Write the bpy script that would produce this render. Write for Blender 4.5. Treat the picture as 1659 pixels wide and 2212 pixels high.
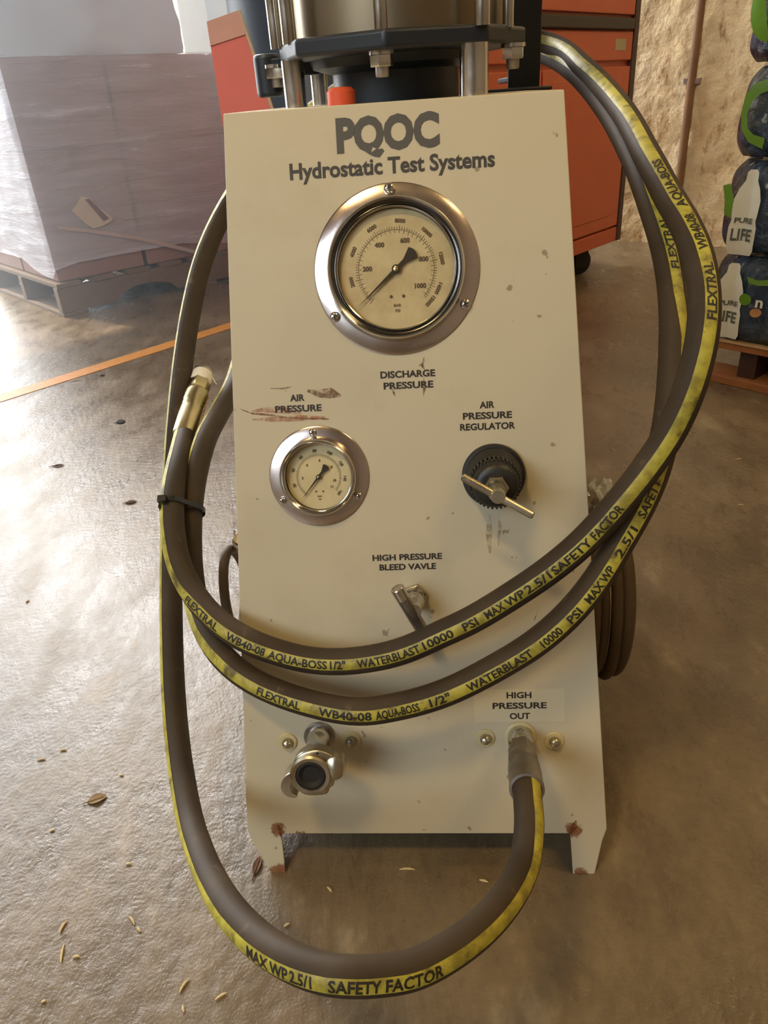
import bpy, bmesh, math, random
from mathutils import Vector, Matrix, noise
for o in list(bpy.data.objects): bpy.data.objects.remove(o)
C = bpy.context.scene.collection
SC = bpy.context.scene
rnd = random.Random(7)
V = Vector
# ------------------------------------------------------------------ camera
F_PX, CX, CY = 1597.0, 829.5, 1106.0
CAM_H = 0.635
PITCH, ROLL = math.radians(29.3), math.radians(-4.117)
Fw = V((0, math.cos(PITCH), -math.sin(PITCH)))
R0 = V((1, 0, 0)); U0 = R0.cross(Fw)
Rt = R0*math.cos(ROLL)+U0*math.sin(ROLL); Up = -R0*math.sin(ROLL)+U0*math.cos(ROLL)
CAM = V((0, 0, CAM_H))
cam = bpy.data.cameras.new('camera'); camo = bpy.data.objects.new('camera', cam); C.objects.link(camo)
camo.matrix_world = Matrix(((Rt.x, Up.x, -Fw.x, 0), (Rt.y, Up.y, -Fw.y, 0), (Rt.z, Up.z, -Fw.z, CAM_H), (0, 0, 0, 1)))
cam.sensor_fit = 'VERTICAL'; cam.sensor_height = 36; cam.lens = 36*F_PX/2212; cam.clip_start = 0.01
SC.camera = camo
# ------------------------------------------------------------------ world, lights, exposure
w = bpy.data.worlds.new('world'); SC.world = w; w.use_nodes = True
wb = w.node_tree.nodes['Background']; wb.inputs[0].default_value = (0.80, 0.90, 1.0, 1); wb.inputs[1].default_value = 5.0
SC.view_settings.view_transform = 'Standard'; SC.view_settings.look = 'None'
SC.view_settings.exposure = 0.0; SC.view_settings.gamma = 1.0; SC.view_settings.use_curve_mapping = False

def area(name, loc, target, sx, sy, power, col):
    l = bpy.data.lights.new(name, 'AREA'); l.shape = 'RECTANGLE'; l.size = sx; l.size_y = sy
    l.energy = power; l.color = col
    o = bpy.data.objects.new(name, l); C.objects.link(o); o.location = loc
    o.rotation_euler = (V(target)-V(loc)).to_track_quat('-Z', 'Y').to_euler()
    return o
ANG = math.radians(48)
E1 = V((math.cos(ANG), math.sin(ANG), 0)); E2 = V((math.sin(ANG), -math.cos(ANG), 0))   # room axes
def room(a, b, z=0): return E1*a+E2*b+V((0, 0, z))
area('lamp_left', (-0.62, -0.25, 2.25), (0.0, 0.62, 0.2), 0.34, 0.16, 14.5, (1.0, 0.71, 0.30))
area('lamp_right', (0.95, -0.35, 2.3), (0.1, 0.6, 0.3), 0.34, 0.16, 5.0, (1.0, 0.71, 0.30))
area('lamp_rear', room(1.8, 1.0, 2.9), room(2.4, 0.8, 0.0), 0.8, 0.3, 24, (1.0, 0.72, 0.34))
area('door_daylight', room(1.35, -5.2, 2.1), room(1.1, 0.0, 0.4), 3.8, 3.9, 380, (0.84, 0.92, 1.0))
area('high_window_daylight', room(2.55, -5.05, 3.2), room(0.6, -0.8, 0.0), 1.5, 1.7, 430, (0.88, 0.94, 1.0))
area('cool_fill_light', room(-3.2, -0.5, 2.3), room(1.4, -2.3, 0.6), 2.2, 1.5, 34, (0.72, 0.87, 1.0))  # added cool fill for the carton fronts, behind an invented opening
sun = bpy.data.lights.new('sun', 'SUN'); sun.energy = 9; sun.angle = math.radians(1.0); sun.color = (1.0, 0.93, 0.78)
suno = bpy.data.objects.new('sun', sun); C.objects.link(suno); suno.location = (0, 0, 4)
sd = (E2*math.cos(math.radians(53))+E1*0.05-V((0, 0, math.sin(math.radians(53))))).normalized()
suno.rotation_euler = sd.to_track_quat('-Z', 'Y').to_euler()

# ------------------------------------------------------------------ material helpers
def lin(c):
    return tuple((x/12.92 if x <= .04045 else ((x+.055)/1.055)**2.4) for x in c)
def rgb(r, g, b): return lin((r/255, g/255, b/255))+(1,)
class NT:
    def __init__(s, name):
        s.m = bpy.data.materials.new(name); s.m.use_nodes = True; s.t = s.m.node_tree
        s.b = s.t.nodes['Principled BSDF']; s.o = s.t.nodes['Material Output']
    def n(s, kind, **k):
        x = s.t.nodes.new(kind)
        for a, b in k.items():
            if a.startswith('i_'): x.inputs[int(a[2:])].default_value = b
            else: setattr(x, a, b)
        return x
    def l(s, a, b): s.t.links.new(a, b)
    def coord(s, kind='Object'): return s.n('ShaderNodeTexCoord').outputs[kind]
    def noise(s, scale, detail=4, rough=.55, vec=None, dist=0.0):
        x = s.n('ShaderNodeTexNoise'); x.inputs['Scale'].default_value = scale; x.inputs['Detail'].default_value = detail
        x.inputs['Roughness'].default_value = rough; x.inputs['Distortion'].default_value = dist
        s.l(vec if vec is not None else s.coord(), x.inputs['Vector']); return x.outputs['Fac']
    def ramp(s, f, stops, interp='LINEAR'):
        x = s.n('ShaderNodeValToRGB'); x.color_ramp.interpolation = interp; e = x.color_ramp.elements
        while len(e) < len(stops): e.new(.5)
        for k, (p, c) in zip(e, stops): k.position = p; k.color = c if hasattr(c, '__len__') else (c, c, c, 1)
        s.l(f, x.inputs[0]); return x.outputs[0]
    def mix(s, f, a, b):
        x = s.n('ShaderNodeMix', data_type='RGBA')
        for sock, val in ((x.inputs[0], f), (x.inputs[6], a), (x.inputs[7], b)):
            if isinstance(val, (int, float)): sock.default_value = val
            elif hasattr(val, '__len__'): sock.default_value = val
            else: s.l(val, sock)
        return x.outputs[2]
    def math(s, op, a, b=None, clamp=False):
        x = s.n('ShaderNodeMath', operation=op, use_clamp=clamp)
        for i, v in enumerate((a, b)):
            if v is None: continue
            if isinstance(v, (int, float)): x.inputs[i].default_value = v
            else: s.l(v, x.inputs[i])
        return x.outputs[0]
    def mapr(s, vec, scale=(1, 1, 1), rot=(0, 0, 0), loc=(0, 0, 0)):
        x = s.n('ShaderNodeMapping'); x.inputs['Scale'].default_value = scale; x.inputs['Rotation'].default_value = rot
        x.inputs['Location'].default_value = loc; s.l(vec, x.inputs['Vector']); return x.outputs[0]
    def bump(s, h, strength=.3, dist=.002):
        x = s.n('ShaderNodeBump'); x.inputs['Strength'].default_value = strength; x.inputs['Distance'].default_value = dist
        s.l(h, x.inputs['Height']); s.l(x.outputs[0], s.b.inputs['Normal'])
    def set(s, **k):
        for a, v in k.items():
            sock = s.b.inputs[{'color': 'Base Color', 'rough': 'Roughness', 'metal': 'Metallic', 'alpha': 'Alpha', 'spec': 'Specular IOR Level',
                               'coat': 'Coat Weight', 'coatr': 'Coat Roughness', 'trans': 'Transmission Weight', 'ior': 'IOR'}[a]]
            if isinstance(v, (int, float)): sock.default_value = v
            elif hasattr(v, '__len__'): sock.default_value = v
            else: s.l(v, sock)
        return s
def flat(name, col, rough=.5, metal=0., var=.12, scale=30, **k):
    t = NT(name); f = t.noise(scale, 5)
    d = tuple(c*(1-var*2) for c in col[:3])+(1,)
    t.set(color=t.mix(f, d, col), rough=rough, metal=metal, **k); return t.m
def metal(name, col, r0=.15, r1=.4, scale=60, tarn=None):
    t = NT(name); f = t.noise(scale, 6)
    c = t.ramp(t.noise(scale*.4, 5), [(.35, tarn if tarn else col), (.62, col)])
    t.set(color=c, rough=t.ramp(f, [(.3, r0), (.75, r1)]), metal=1.0); t.bump(f, .08, .0004); return t.m

# ------------------------------------------------------------------ mesh helpers
class MB:
    def __init__(s): s.v = []; s.f = []; s.mi = []
    def add(s, vs, fs, M=None, mi=0):
        k = len(s.v)
        s.v += [(M @ V(p)) if M is not None else V(p) for p in vs]
        s.f += [[i+k for i in f] for f in fs]; s.mi += [mi]*len(fs); return s
    def box(s, lo, hi, M=None):
        x0, y0, z0 = lo; x1, y1, z1 = hi
        return s.add([(x0, y0, z0), (x1, y0, z0), (x1, y1, z0), (x0, y1, z0), (x0, y0, z1), (x1, y0, z1), (x1, y1, z1), (x0, y1, z1)],
                     [(0, 3, 2, 1), (4, 5, 6, 7), (0, 1, 5, 4), (1, 2, 6, 5), (2, 3, 7, 6), (3, 0, 4, 7)], M)
    def lathe(s, prof, M=None, n=48, cap0=True, cap1=True, ang0=0.0):
        vs = []; fs = []
        for (r, z) in prof:
            for i in range(n):
                a = 2*math.pi*i/n+ang0; vs.append((r*math.cos(a), r*math.sin(a), z))
        for k in range(len(prof)-1):
            for i in range(n):
                j = (i+1) % n; fs.append((k*n+i, k*n+j, (k+1)*n+j, (k+1)*n+i))
        if cap0 and prof[0][0] > 1e-6: fs.append(tuple(range(n-1, -1, -1)))
        if cap1 and prof[-1][0] > 1e-6: fs.append(tuple(range((len(prof)-1)*n, len(prof)*n)))
        return s.add(vs, fs, M)
    def prism(s, pts, z0, z1, M=None):
        n = len(pts)
        if sum(pts[i][0]*pts[(i+1) % n][1]-pts[(i+1) % n][0]*pts[i][1] for i in range(n)) < 0: pts = pts[::-1]
        vs = [(x, y, z0) for x, y in pts]+[(x, y, z1) for x, y in pts]
        fs = [tuple(range(n-1, -1, -1)), tuple(range(n, 2*n))]+[(i, (i+1) % n, n+(i+1) % n, n+i) for i in range(n)]
        return s.add(vs, fs, M)
    def tube(s, pts, r, n=12, closed=False, caps=True):
        N = len(pts); ref = V((0, 0, 1)); vs = []; fs = []; prev = None
        for i, p in enumerate(pts):
            a = pts[(i-1) % N] if (closed or i) else p; b = pts[(i+1) % N] if (closed or i < N-1) else p
            t = (V(b)-V(a)).normalized()
            if prev is None:
                u = t.orthogonal().normalized()
            else:
                u = (prev-t*prev.dot(t)).normalized()
            prev = u; v = t.cross(u); rr = r[i] if hasattr(r, '__len__') else r
            for k in range(n):
                q = 2*math.pi*k/n; vs.append(V(p)+u*(rr*math.cos(q))+v*(rr*math.sin(q)))
        for i in range(N if closed else N-1):
            for k in range(n):
                a = i*n+k; b = i*n+(k+1) % n; c = ((i+1) % N)*n+(k+1) % n; d = ((i+1) % N)*n+k
                fs.append((a, b, c, d))
        if not closed and caps: fs += [tuple(range(n-1, -1, -1)), tuple(range((N-1)*n, N*n))]
        return s.add(vs, fs)
def root_of(name, loc, label, cat, group=None):
    o = bpy.data.objects.new(name, None); C.objects.link(o); o.location = loc; o.empty_display_size = .05
    o['label'] = label; o['category'] = cat
    if group: o['group'] = group
    return o
def wloc(o):
    p = V((0, 0, 0))
    while o: p = p+o.location; o = o.parent
    return p
def ob(name, mb, mats, parent=None, loc=None, bevel=0, seg=2, smooth=35, label=None, kind=None, cat=None, group=None):
    """mesh built in world coordinates; stored about its own centre"""
    vs = mb.v
    if loc is None:
        lo = [min(v[i] for v in vs) for i in range(3)]; hi = [max(v[i] for v in vs) for i in range(3)]
        loc = V(((lo[0]+hi[0])/2, (lo[1]+hi[1])/2, lo[2] if parent is None else (lo[2]+hi[2])/2))
    loc = V(loc)
    me = bpy.data.meshes.new(name); me.from_pydata([tuple(v-loc) for v in vs], [], mb.f)
    for m in (mats if isinstance(mats, (list, tuple)) else [mats]): me.materials.append(m)
    for p, mi in zip(me.polygons, mb.mi): p.material_index = mi
    me.update()
    if smooth is not None:
        me.polygons.foreach_set('use_smooth', [True]*len(me.polygons)); me.set_sharp_from_angle(angle=math.radians(smooth))
    o = bpy.data.objects.new(name, me); C.objects.link(o)
    if parent: o.parent = parent; o.location = loc-wloc(parent)
    else: o.location = loc
    if bevel:
        b = o.modifiers.new('bevel', 'BEVEL'); b.width = bevel; b.segments = seg; b.limit_method = 'ANGLE'; b.angle_limit = math.radians(40)
    if label: o['label'] = label
    if kind: o['kind'] = kind
    if cat: o['category'] = cat
    if group: o['group'] = group
    return o
def frame(org, z, xhint=(1, 0, 0)):
    z = V(z).normalized(); x = V(xhint); x = (x-z*x.dot(z)).normalized(); y = z.cross(x)
    return Matrix(((x.x, y.x, z.x, org[0]), (x.y, y.y, z.y, org[1]), (x.z, y.z, z.z, org[2]), (0, 0, 0, 1)))
def T(x, y, z): return Matrix.Translation((x, y, z))
def RZ(a): return Matrix.Rotation(a, 4, 'Z')
# pixels of the photograph -> places in the room (used once, to survey positions)
def ray(px, py): return Fw+Rt*((px-CX)/F_PX)-Up*((py-CY)/F_PX)
def at(px, py, Z): return CAM+ray(px, py)*Z
def fl(px, py, z=0.0):
    d = ray(px, py); return CAM+d*((z-CAM_H)/d.z)
# the slanted front panel plane
PSI, TILT, PD = math.radians(-4.69), math.radians(19.5), 0.6632
PU = V((math.cos(PSI), math.sin(PSI), 0)); PB = V((-math.sin(PSI), math.cos(PSI), 0))
PV = V((0, 0, 1))*math.cos(TILT)+PB*math.sin(TILT); PN = PU.cross(PV); PO = V((0, PD, CAM_H))
RH_ = .01125
MP = Matrix(((PU.x, PV.x, PN.x, PO.x), (PU.y, PV.y, PN.y, PO.y), (PU.z, PV.z, PN.z, PO.z), (0, 0, 0, 1)))
def pan(px, py, h=0.0):
    d = ray(px, py); o = PO+PN*h; s = (o-CAM).dot(PN)/d.dot(PN); X = CAM+d*s-PO
    return V((X.dot(PU), X.dot(PV), h))
def pw(px, py, h=0.0): return MP @ pan(px, py, h)

# ------------------------------------------------------------------ text
_tc = {}
def text_mb(s, bold=.016, res=3, fine=0.0):
    """flat text mesh in a unit frame: cap height 1, centred, returns (verts, faces, width)"""
    key = (s, bold, fine)
    if key in _tc: return _tc[key]
    c = bpy.data.curves.new('t', 'FONT'); c.body = s; c.size = 1; c.align_x = 'CENTER'; c.offset = bold; c.resolution_u = res; c.fill_mode = 'FRONT'
    o = bpy.data.objects.new('t', c); C.objects.link(o); bpy.context.view_layer.update()
    me = bpy.data.meshes.new_from_object(o.evaluated_get(bpy.context.evaluated_depsgraph_get()))
    bm = bmesh.new(); bm.from_mesh(me)
    bpy.data.objects.remove(o); bpy.data.curves.remove(c); bpy.data.meshes.remove(me)
    cap = 0.70
    bmesh.ops.scale(bm, vec=(1/cap, 1/cap, 1), verts=bm.verts)
    xs = [v.co.x for v in bm.verts]; x0, x1 = min(xs), max(xs)
    for v in bm.verts: v.co.x -= (x0+x1)/2; v.co.y -= .5
    if fine:
        for ax, (a, b) in ((0, (-(x1-x0)/2, (x1-x0)/2)), (1, (-.8, .8))):
            n = int((b-a)/fine)
            for i in range(1, n):
                no = (1, 0, 0) if ax == 0 else (0, 1, 0)
                bmesh.ops.bisect_plane(bm, geom=bm.verts[:]+bm.edges[:]+bm.faces[:], plane_co=(a+(b-a)*i/n if ax == 0 else 0, a+(b-a)*i/n if ax else 0, 0), plane_no=no)
    bm.verts.index_update()
    r = ([v.co.copy() for v in bm.verts], [[v.index for v in f.verts] for f in bm.faces], x1-x0); bm.free()
    _tc[key] = r; return r
def put_text(mb, s, M, cap, width=None, bold=.016):
    vs, fs, wd = text_mb(s, bold); sx = (width/wd) if width else cap
    if M.to_3x3().determinant() < 0: pass
    mb.add([(v.x*sx, v.y*cap, 0) for v in vs], fs, M); return mb

# ------------------------------------------------------------------ materials
def m_panel():
    t = NT('painted_panel'); co = t.coord('Generated'); ob_ = t.coord('Object')
    base = t.mix(t.noise(4, 5, vec=ob_), rgb(192, 180, 152), rgb(202, 190, 162))
    grime = t.ramp(t.noise(9, 6, .6, vec=ob_), [(.52, 0), (.72, .22)])
    c = t.mix(grime, base, rgb(150, 124, 92))
    specks = t.ramp(t.noise(75, 3, .4, vec=ob_), [(.735, 0), (.755, .6)])
    c = t.mix(specks, c, rgb(110, 80, 55))
    t.set(color=c, rough=t.ramp(t.noise(30, 5, vec=ob_), [(.3, .42), (.7, .6)]), spec=.35)
    t.bump(t.noise(420, 3, vec=ob_), .12, .0004); return t
def m_rusty_panel(pts):
    t = m_panel(); src = t.b.inputs['Base Color'].links[0].from_socket
    geo = t.n('ShaderNodeNewGeometry').outputs['Position']; acc = None
    nz = t.math('MULTIPLY', t.noise(160, 5, .65, vec=t.coord('Object')), .016)
    for (p, r) in pts:
        d = t.n('ShaderNodeVectorMath', operation='DISTANCE'); t.l(geo, d.inputs[0]); d.inputs[1].default_value = p
        f = t.math('SUBTRACT', 1.0, t.math('DIVIDE', t.math('ADD', d.outputs['Value'], t.math('SUBTRACT', nz, .008)), r), True)
        acc = f if acc is None else t.math('MAXIMUM', acc, f)
    k = t.ramp(acc, [(.0, 0), (.25, .85), (1, 1)])
    c = t.mix(k, src, t.mix(t.noise(120, 5), rgb(84, 44, 20), rgb(150, 92, 44)))
    t.l(c, t.b.inputs['Base Color']); return t.m
M_STEEL = metal('chrome', (.72, .70, .66, 1), .10, .28, 40, (.5, .46, .40, 1))
M_FLANGE = metal('worn_chrome_flange', (.80, .72, .67, 1), .13, .32, 16, (.62, .50, .46, 1))
M_ZINC = metal('zinc_plated', (.62, .57, .44, 1), .22, .42, 50, (.38, .32, .22, 1))
M_DULL = metal('dull_steel', (.44, .40, .35, 1), .32, .5, 50, (.26, .22, .18, 1))
M_BRASS = metal('brassy_zinc', (.62, .50, .26, 1), .22, .4, 30, (.36, .28, .14, 1))
M_BLACK = flat('black_plastic', rgb(38, 35, 31), .42, var=.15)
M_DARKPLATE = flat('black_painted_steel', rgb(34, 38, 44), .42, var=.15)
M_INK = flat('black_ink', rgb(46, 36, 28), .6, var=.1)
M_INKF = flat('faded_ink', rgb(96, 78, 58), .6, var=.1)
M_RUBBER_DK = flat('dark_rubber', rgb(30, 24, 18), .7)
M_NYLON = flat('black_nylon_tie', rgb(30, 29, 28), .35)
M_TAPE = flat('white_thread_tape', rgb(235, 222, 200), .6, var=.05)
M_ORANGECAP = flat('orange_cap', rgb(225, 90, 50), .5)
def m_hose():
    t = NT('hose_rubber'); f = t.noise(14, 5); g = t.noise(180, 4)
    c = t.mix(t.ramp(f, [(.4, 0), (.7, .6)]), rgb(58, 47, 35), rgb(82, 68, 51))
    c = t.mix(t.ramp(t.noise(55, 4), [(.66, 0), (.76, .5)]), c, rgb(116, 98, 74))
    t.set(color=c, rough=.6, spec=.2); t.bump(g, .15, .0004); return t.m
M_HOSE = m_hose()
def m_line():
    t = NT('yellow_layline'); f = t.noise(70, 5, .65)
    c = t.mix(t.ramp(f, [(.42, 0), (.62, 1)]), rgb(180, 168, 62), rgb(138, 126, 46))
    c = t.mix(t.ramp(t.noise(38, 5, .7), [(.56, 0), (.66, .85)]), c, rgb(74, 62, 26))
    t.set(color=c, rough=.5); return t.m
M_LINE = m_line()
M_HINK = flat('hose_print', rgb(40, 32, 16), .6)

# ------------------------------------------------------------------ floor, walls
def m_floor():
    t = NT('concrete'); co = t.coord('Object')
    st = t.mapr(co, (1.0, .45, 1), (0, 0, math.radians(-25)))
    a = t.noise(2.2, 7, .6, vec=co); b = t.noise(16, 8, .68, vec=st); c3 = t.noise(95, 6, .6, vec=co)
    c = t.mix(t.ramp(a, [(.35, 0), (.65, 1)]), rgb(108, 90, 64), rgb(138, 119, 90))
    c = t.mix(t.ramp(b, [(.38, .65), (.62, 0)]), c, rgb(94, 78, 60))
    c = t.mix(t.ramp(t.noise(8, 7, .7, vec=st), [(.57, 0), (.68, .55)]), c, rgb(168, 150, 124))
    c = t.mix(t.ramp(t.noise(40, 5, .6, vec=co), [(.68, 0), (.74, .6)]), c, rgb(74, 58, 42))
    c = t.mix(t.ramp(c3, [(.35, .25), (.6, 0)]), c, rgb(80, 66, 50))
    r = t.mix(t.ramp(b, [(.35, 0), (.65, 1)]), (.20, .20, .20, 1), (.44, .44, .44, 1))
    t.set(color=c, rough=r, spec=.6)
    h = t.math('ADD', t.math('MULTIPLY', b, .8), t.math('MULTIPLY', c3, .35)); h = t.math('ADD', h, t.math('MULTIPLY', t.noise(48, 6, .65, vec=co), .5)); t.bump(h, .6, .004)
    return t.m
def grid_mb(fn, nu, nv):
    m = MB(); vs = [fn(i/nu, j/nv) for j in range(nv+1) for i in range(nu+1)]
    fs = [(j*(nu+1)+i, j*(nu+1)+i+1, (j+1)*(nu+1)+i+1, (j+1)*(nu+1)+i) for j in range(nv) for i in range(nu)]
    return m.add(vs, fs)
fm = MB(); RA = (-3.2, 3.36); RB = (-5.3, 2.6)
MR = Matrix(((E1.x, -E2.x, 0, 0), (E1.y, -E2.y, 0, 0), (0, 0, 1, 0), (0, 0, 0, 1)))   # local (a, -b, z)
fm.box((-16, -5, -.08), (16, 16, 0), MR)
ob('floor', fm, m_floor(), kind='structure', loc=(0, 0, 0), smooth=None)
def m_stucco():
    t = NT('painted_block_wall'); co = t.coord('Object')
    c = t.mix(t.ramp(t.noise(5, 6, .6, vec=co), [(.35, 0), (.65, 1)]), rgb(226, 206, 164), rgb(212, 184, 136))
    c = t.mix(t.ramp(t.noise(26, 6, .7, vec=t.mapr(co, (1, 1, .5))), [(.52, 0), (.68, .8)]), c, rgb(140, 96, 54))
    t.set(color=c, rough=.75); t.bump(t.noise(34, 6, .6, vec=co), .8, .012); return t.m
M_WALL = m_stucco()
def wall_pt(a, b, z, k=.012):
    p = room(a, b, z); d = noise.noise(p*9)*k+noise.noise(p*24)*k*.5
    return p-E1*(d+k)
ob('wall_right', grid_mb(lambda i, j: wall_pt(3.36, -1.6+4.2*i, 4.3*j), 240, 230), M_WALL, kind='structure')
m2 = flat('grey_wall_paint', rgb(124, 106, 82), .8); m3 = flat('ceiling_paint', rgb(104, 92, 76), .9)
wm = MB(); wm.box((3.37, -2.6, 0), (3.5, 5.5, 4.4), MR); ob('wall_outer', wm, m2, kind='structure', smooth=None)
wm = MB(); wm.box((-3.3, -2.7, 0), (3.5, -2.6, 4.4), MR); ob('wall_near', wm, m2, kind='structure', smooth=None)
wm = MB(); 
for b0, b1, z0_, z1_ in ((-2.6, -.7, 0, 4.4), (1.7, 5.3, 0, 4.4), (-.7, 1.7, 0, 1.5), (-.7, 1.7, 3.1, 4.4)): wm.box((-3.4, b0, z0_), (-3.3, b1, z1_), MR)  # middle opening added to go with the cool fill light
ob('wall_left', wm, m2, kind='structure', smooth=None)
# door side: wall with a wide roll-up door opening
wm = MB(); wm.box((-3.3, 5.3, 0), (-.6, 5.4, 4.4), MR); wm.box((3.3, 5.3, 0), (3.5, 5.4, 4.4), MR); wm.box((-.6, 5.3, 4.1), (3.3, 5.4, 4.4), MR)
ob('wall_far', wm, m2, kind='structure', smooth=None)
wm = MB(); wm.box((-3.4, -2.7, 4.4), (3.5, 5.4, 4.5), MR); ob('ceiling', wm, m3, kind='structure', smooth=None)
# floor paint lines
M_YEL = flat('yellow_floor_paint', rgb(236, 158, 62), .45, var=.2, scale=60)
def strip(p, q, wd, z=.0012):
    d = (q-p).normalized(); n = V((-d.y, d.x, 0))*wd/2; m = MB()
    m.add([p-n, q-n, q+n, p+n, p-n+V((0, 0, z)), q-n+V((0, 0, z)), q+n+V((0, 0, z)), p+n+V((0, 0, z))], [(0, 3, 2, 1), (4, 5, 6, 7), (0, 1, 5, 4), (1, 2, 6, 5), (2, 3, 7, 6), (3, 0, 4, 7)])
    return m
pa, pb = fl(0, 861), fl(487, 707); dd = (pb-pa)
o = ob('trim_1', strip(pa-dd*.8, pb+dd*.55, .060), M_YEL, kind='structure', smooth=None)

# ------------------------------------------------------------------ the test unit
unit = root_of('hydrostatic_test_unit', (0.03, 0.70, 0), 'beige slant-front hydrostatic pressure test cabinet with two round gauges and pump on top', 'test unit')
vb, vf = -.628, -(CAM_H)/math.cos(TILT)
def uL(v): return -.1046+.0455*v
def uR(v): return .1618-.0595*v
iL, iR = pan(608, 1801).x, pan(1232, 1800).x; vI = -.6325
fLo, fLi, fRi, fRo = pan(585, 1890).x, pan(617, 1886).x, pan(1238, 1875).x, pan(1285, 1872).x
vt = -.0045
out = [(uL(vt), vt), (uL(vb), vb), (uL(vb)+.004, vb-.012), (fLo, vf), (fLi, vf), (iL, vI), (iR, vI), (fRi, vf), (fRo, vf), (uR(vb)-.004, vb-.012), (uR(vb), vb), (uR(vt), vt)]
PANELM = m_rusty_panel([(tuple(MP @ V((iL-.002, vI+.004, 0))), .0075), (tuple(MP @ V((iR+.003, vI+.004, 0))), .0080),
                        (tuple(MP @ V((fLo+.01, vf, 0))), .012), (tuple(MP @ V((fRo-.012, vf-.002, 0))), .008), (tuple(MP @ V((iL+.018, vI-.002, 0))), .006)])
mb = MB(); mb.prism(out, -.0022, 0, MP)
front = ob('front_panel', mb, PANELM, unit, bevel=.0009, smooth=None)
M_BODY = m_rusty_panel([((9, 9, 9), .01)])
YB = 0.945-0.6632   # cabinet depth behind the top edge
def side(u0, u1, sgn):
    """side sheet: follows the panel edge, vertical at the back"""
    A = MP @ V((u0(vt), vt, -.0022)); B = MP @ V((u0(vb), vb, -.0022)); Cc = MP @ V((u1, vf, -.0022))
    wt = PB*YB; Bk = A+wt; Bk2 = V((B.x, B.y, 0))+PB*((Bk-B).dot(PB)); th = PU*(.0022*sgn)
    leg = .055
    B2 = B+PB*leg+V((0, 0, .012)); Bb = V((Bk2.x, Bk2.y, B2.z)); Bf = Bb-PB*leg
    C2 = V((B.x, B.y, 0))+PB*(leg*.7)+PU*(Cc-B).dot(PU)*.3; C3 = Bb-PB*leg*.7; C3 = V((C3.x, C3.y, 0)); C4 = V((Bb.x, Bb.y, 0))
    Cc = V((Cc.x, Cc.y, 0))
    poly = [A, B, Cc, C2, B2, Bf, C3, C4, Bk]
    m = MB(); n = len(poly); m.add([p for p in poly]+[p+th for p in poly], [tuple(range(n)), tuple(range(2*n-1, n-1, -1))]+[(i, n+i, n+(i+1) % n, (i+1) % n) for i in range(n)])
    return m
ob('side_panel', side(uL, fLo+.004, 1), M_BODY, unit, smooth=None)
ob('side_panel', side(uR, fRo-.004, -1), M_BODY, unit, smooth=None)
ztop = (MP @ V((0, vt, 0))).z
A = MP @ V((uL(vt), vt, 0)); B = MP @ V((uR(vt), vt, 0))
mb = MB(); q = [A, B, B+PB*YB, A+PB*YB]
mb.add([p-V((0, 0, .003)) for p in q]+q, [(0, 3, 2, 1), (4, 5, 6, 7), (0, 1, 5, 4), (1, 2, 6, 5), (2, 3, 7, 6), (3, 0, 4, 7)])
ob('top_plate', mb, M_BODY, unit, bevel=.0008, smooth=None)
mb = MB(); a0 = A+PB*YB; b0 = B+PB*YB; BL = MP @ V((uL(vb), vb, 0)); BR = MP @ V((uR(vb), vb, 0))
a1 = BL+PB*((a0-BL).dot(PB)); b1 = BR+PB*((b0-BR).dot(PB))
q = [a1, b1, b0, a0]; mb.add(q+[p-PB*.002 for p in q], [(0, 1, 2, 3), (7, 6, 5, 4), (0, 4, 5, 1), (1, 5, 6, 2), (2, 6, 7, 3), (3, 7, 4, 0)])
ob('back_panel', mb, M_BODY, unit, smooth=None)
# internal floor pan, keeps the underside closed
mb = MB(); q = [MP @ V((uL(vb)+.004, vb+.004, -.004)), MP @ V((uR(vb)-.004, vb+.004, -.004))]
z0 = q[0].z; q += [V((b1.x, b1.y, z0))-PB*.004-PU*.004, V((a1.x, a1.y, z0))-PB*.004+PU*.004]
mb.add([p-V((0, 0, .003)) for p in q]+q, [(0, 3, 2, 1), (4, 5, 6, 7), (0, 1, 5, 4), (1, 2, 6, 5), (2, 3, 7, 6), (3, 0, 4, 7)])
ob('bottom_plate', mb, M_DARKPLATE, unit, smooth=None)

# lettering on the panel
def ptext(lines, name='lettering', mat=M_INK, bold=.03):
    mb = MB()
    for s, l, r, cap in lines:
        a, b = pan(*l), pan(*r); wd = (b-a).length; an = math.atan2(b.y-a.y, b.x-a.x)*.3
        c = (a+b)/2
        put_text(mb, s, MP @ T(c.x, c.y+cap/2, .00035) @ RZ(an), cap, wd, bold)
    return ob(name, mb, mat, unit, smooth=None)
ptext([('Hydrostatic Test Systems', (627, 390), (1069, 357), .0118)], mat=flat('grey_print', rgb(66, 60, 56), .6), bold=.028)
ptext([('PQOC', (728, 329), (950, 311), .0235)], mat=flat('grey_logo_print', rgb(84, 80, 74), .6), bold=.05)
ptext([('DISCHARGE', (822, 817), (940, 812), .0053), ('PRESSURE', (829, 841), (936, 836), .0053)])
ptext([('AIR', (627, 867), (658, 865), .0053), ('PRESSURE', (595, 891), (695, 887), .0053)])
ptext([('AIR', (1036, 882), (1068, 880), .0053), ('PRESSURE', (1000, 906), (1106, 902), .0053), ('REGULATOR', (994, 930), (1113, 925), .0053)])
ptext([('HIGH PRESSURE', (805, 1212), (955, 1206), .0051), ('BLEED VAVLE', (820, 1232), (942, 1228), .0051)])
ptext([('HIGH', (1094, 1508), (1148, 1507), .0055), ('PRESSURE', (1064, 1531), (1181, 1529), .0055), ('OUT', (1101, 1553), (1145, 1552), .0055)])
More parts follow.
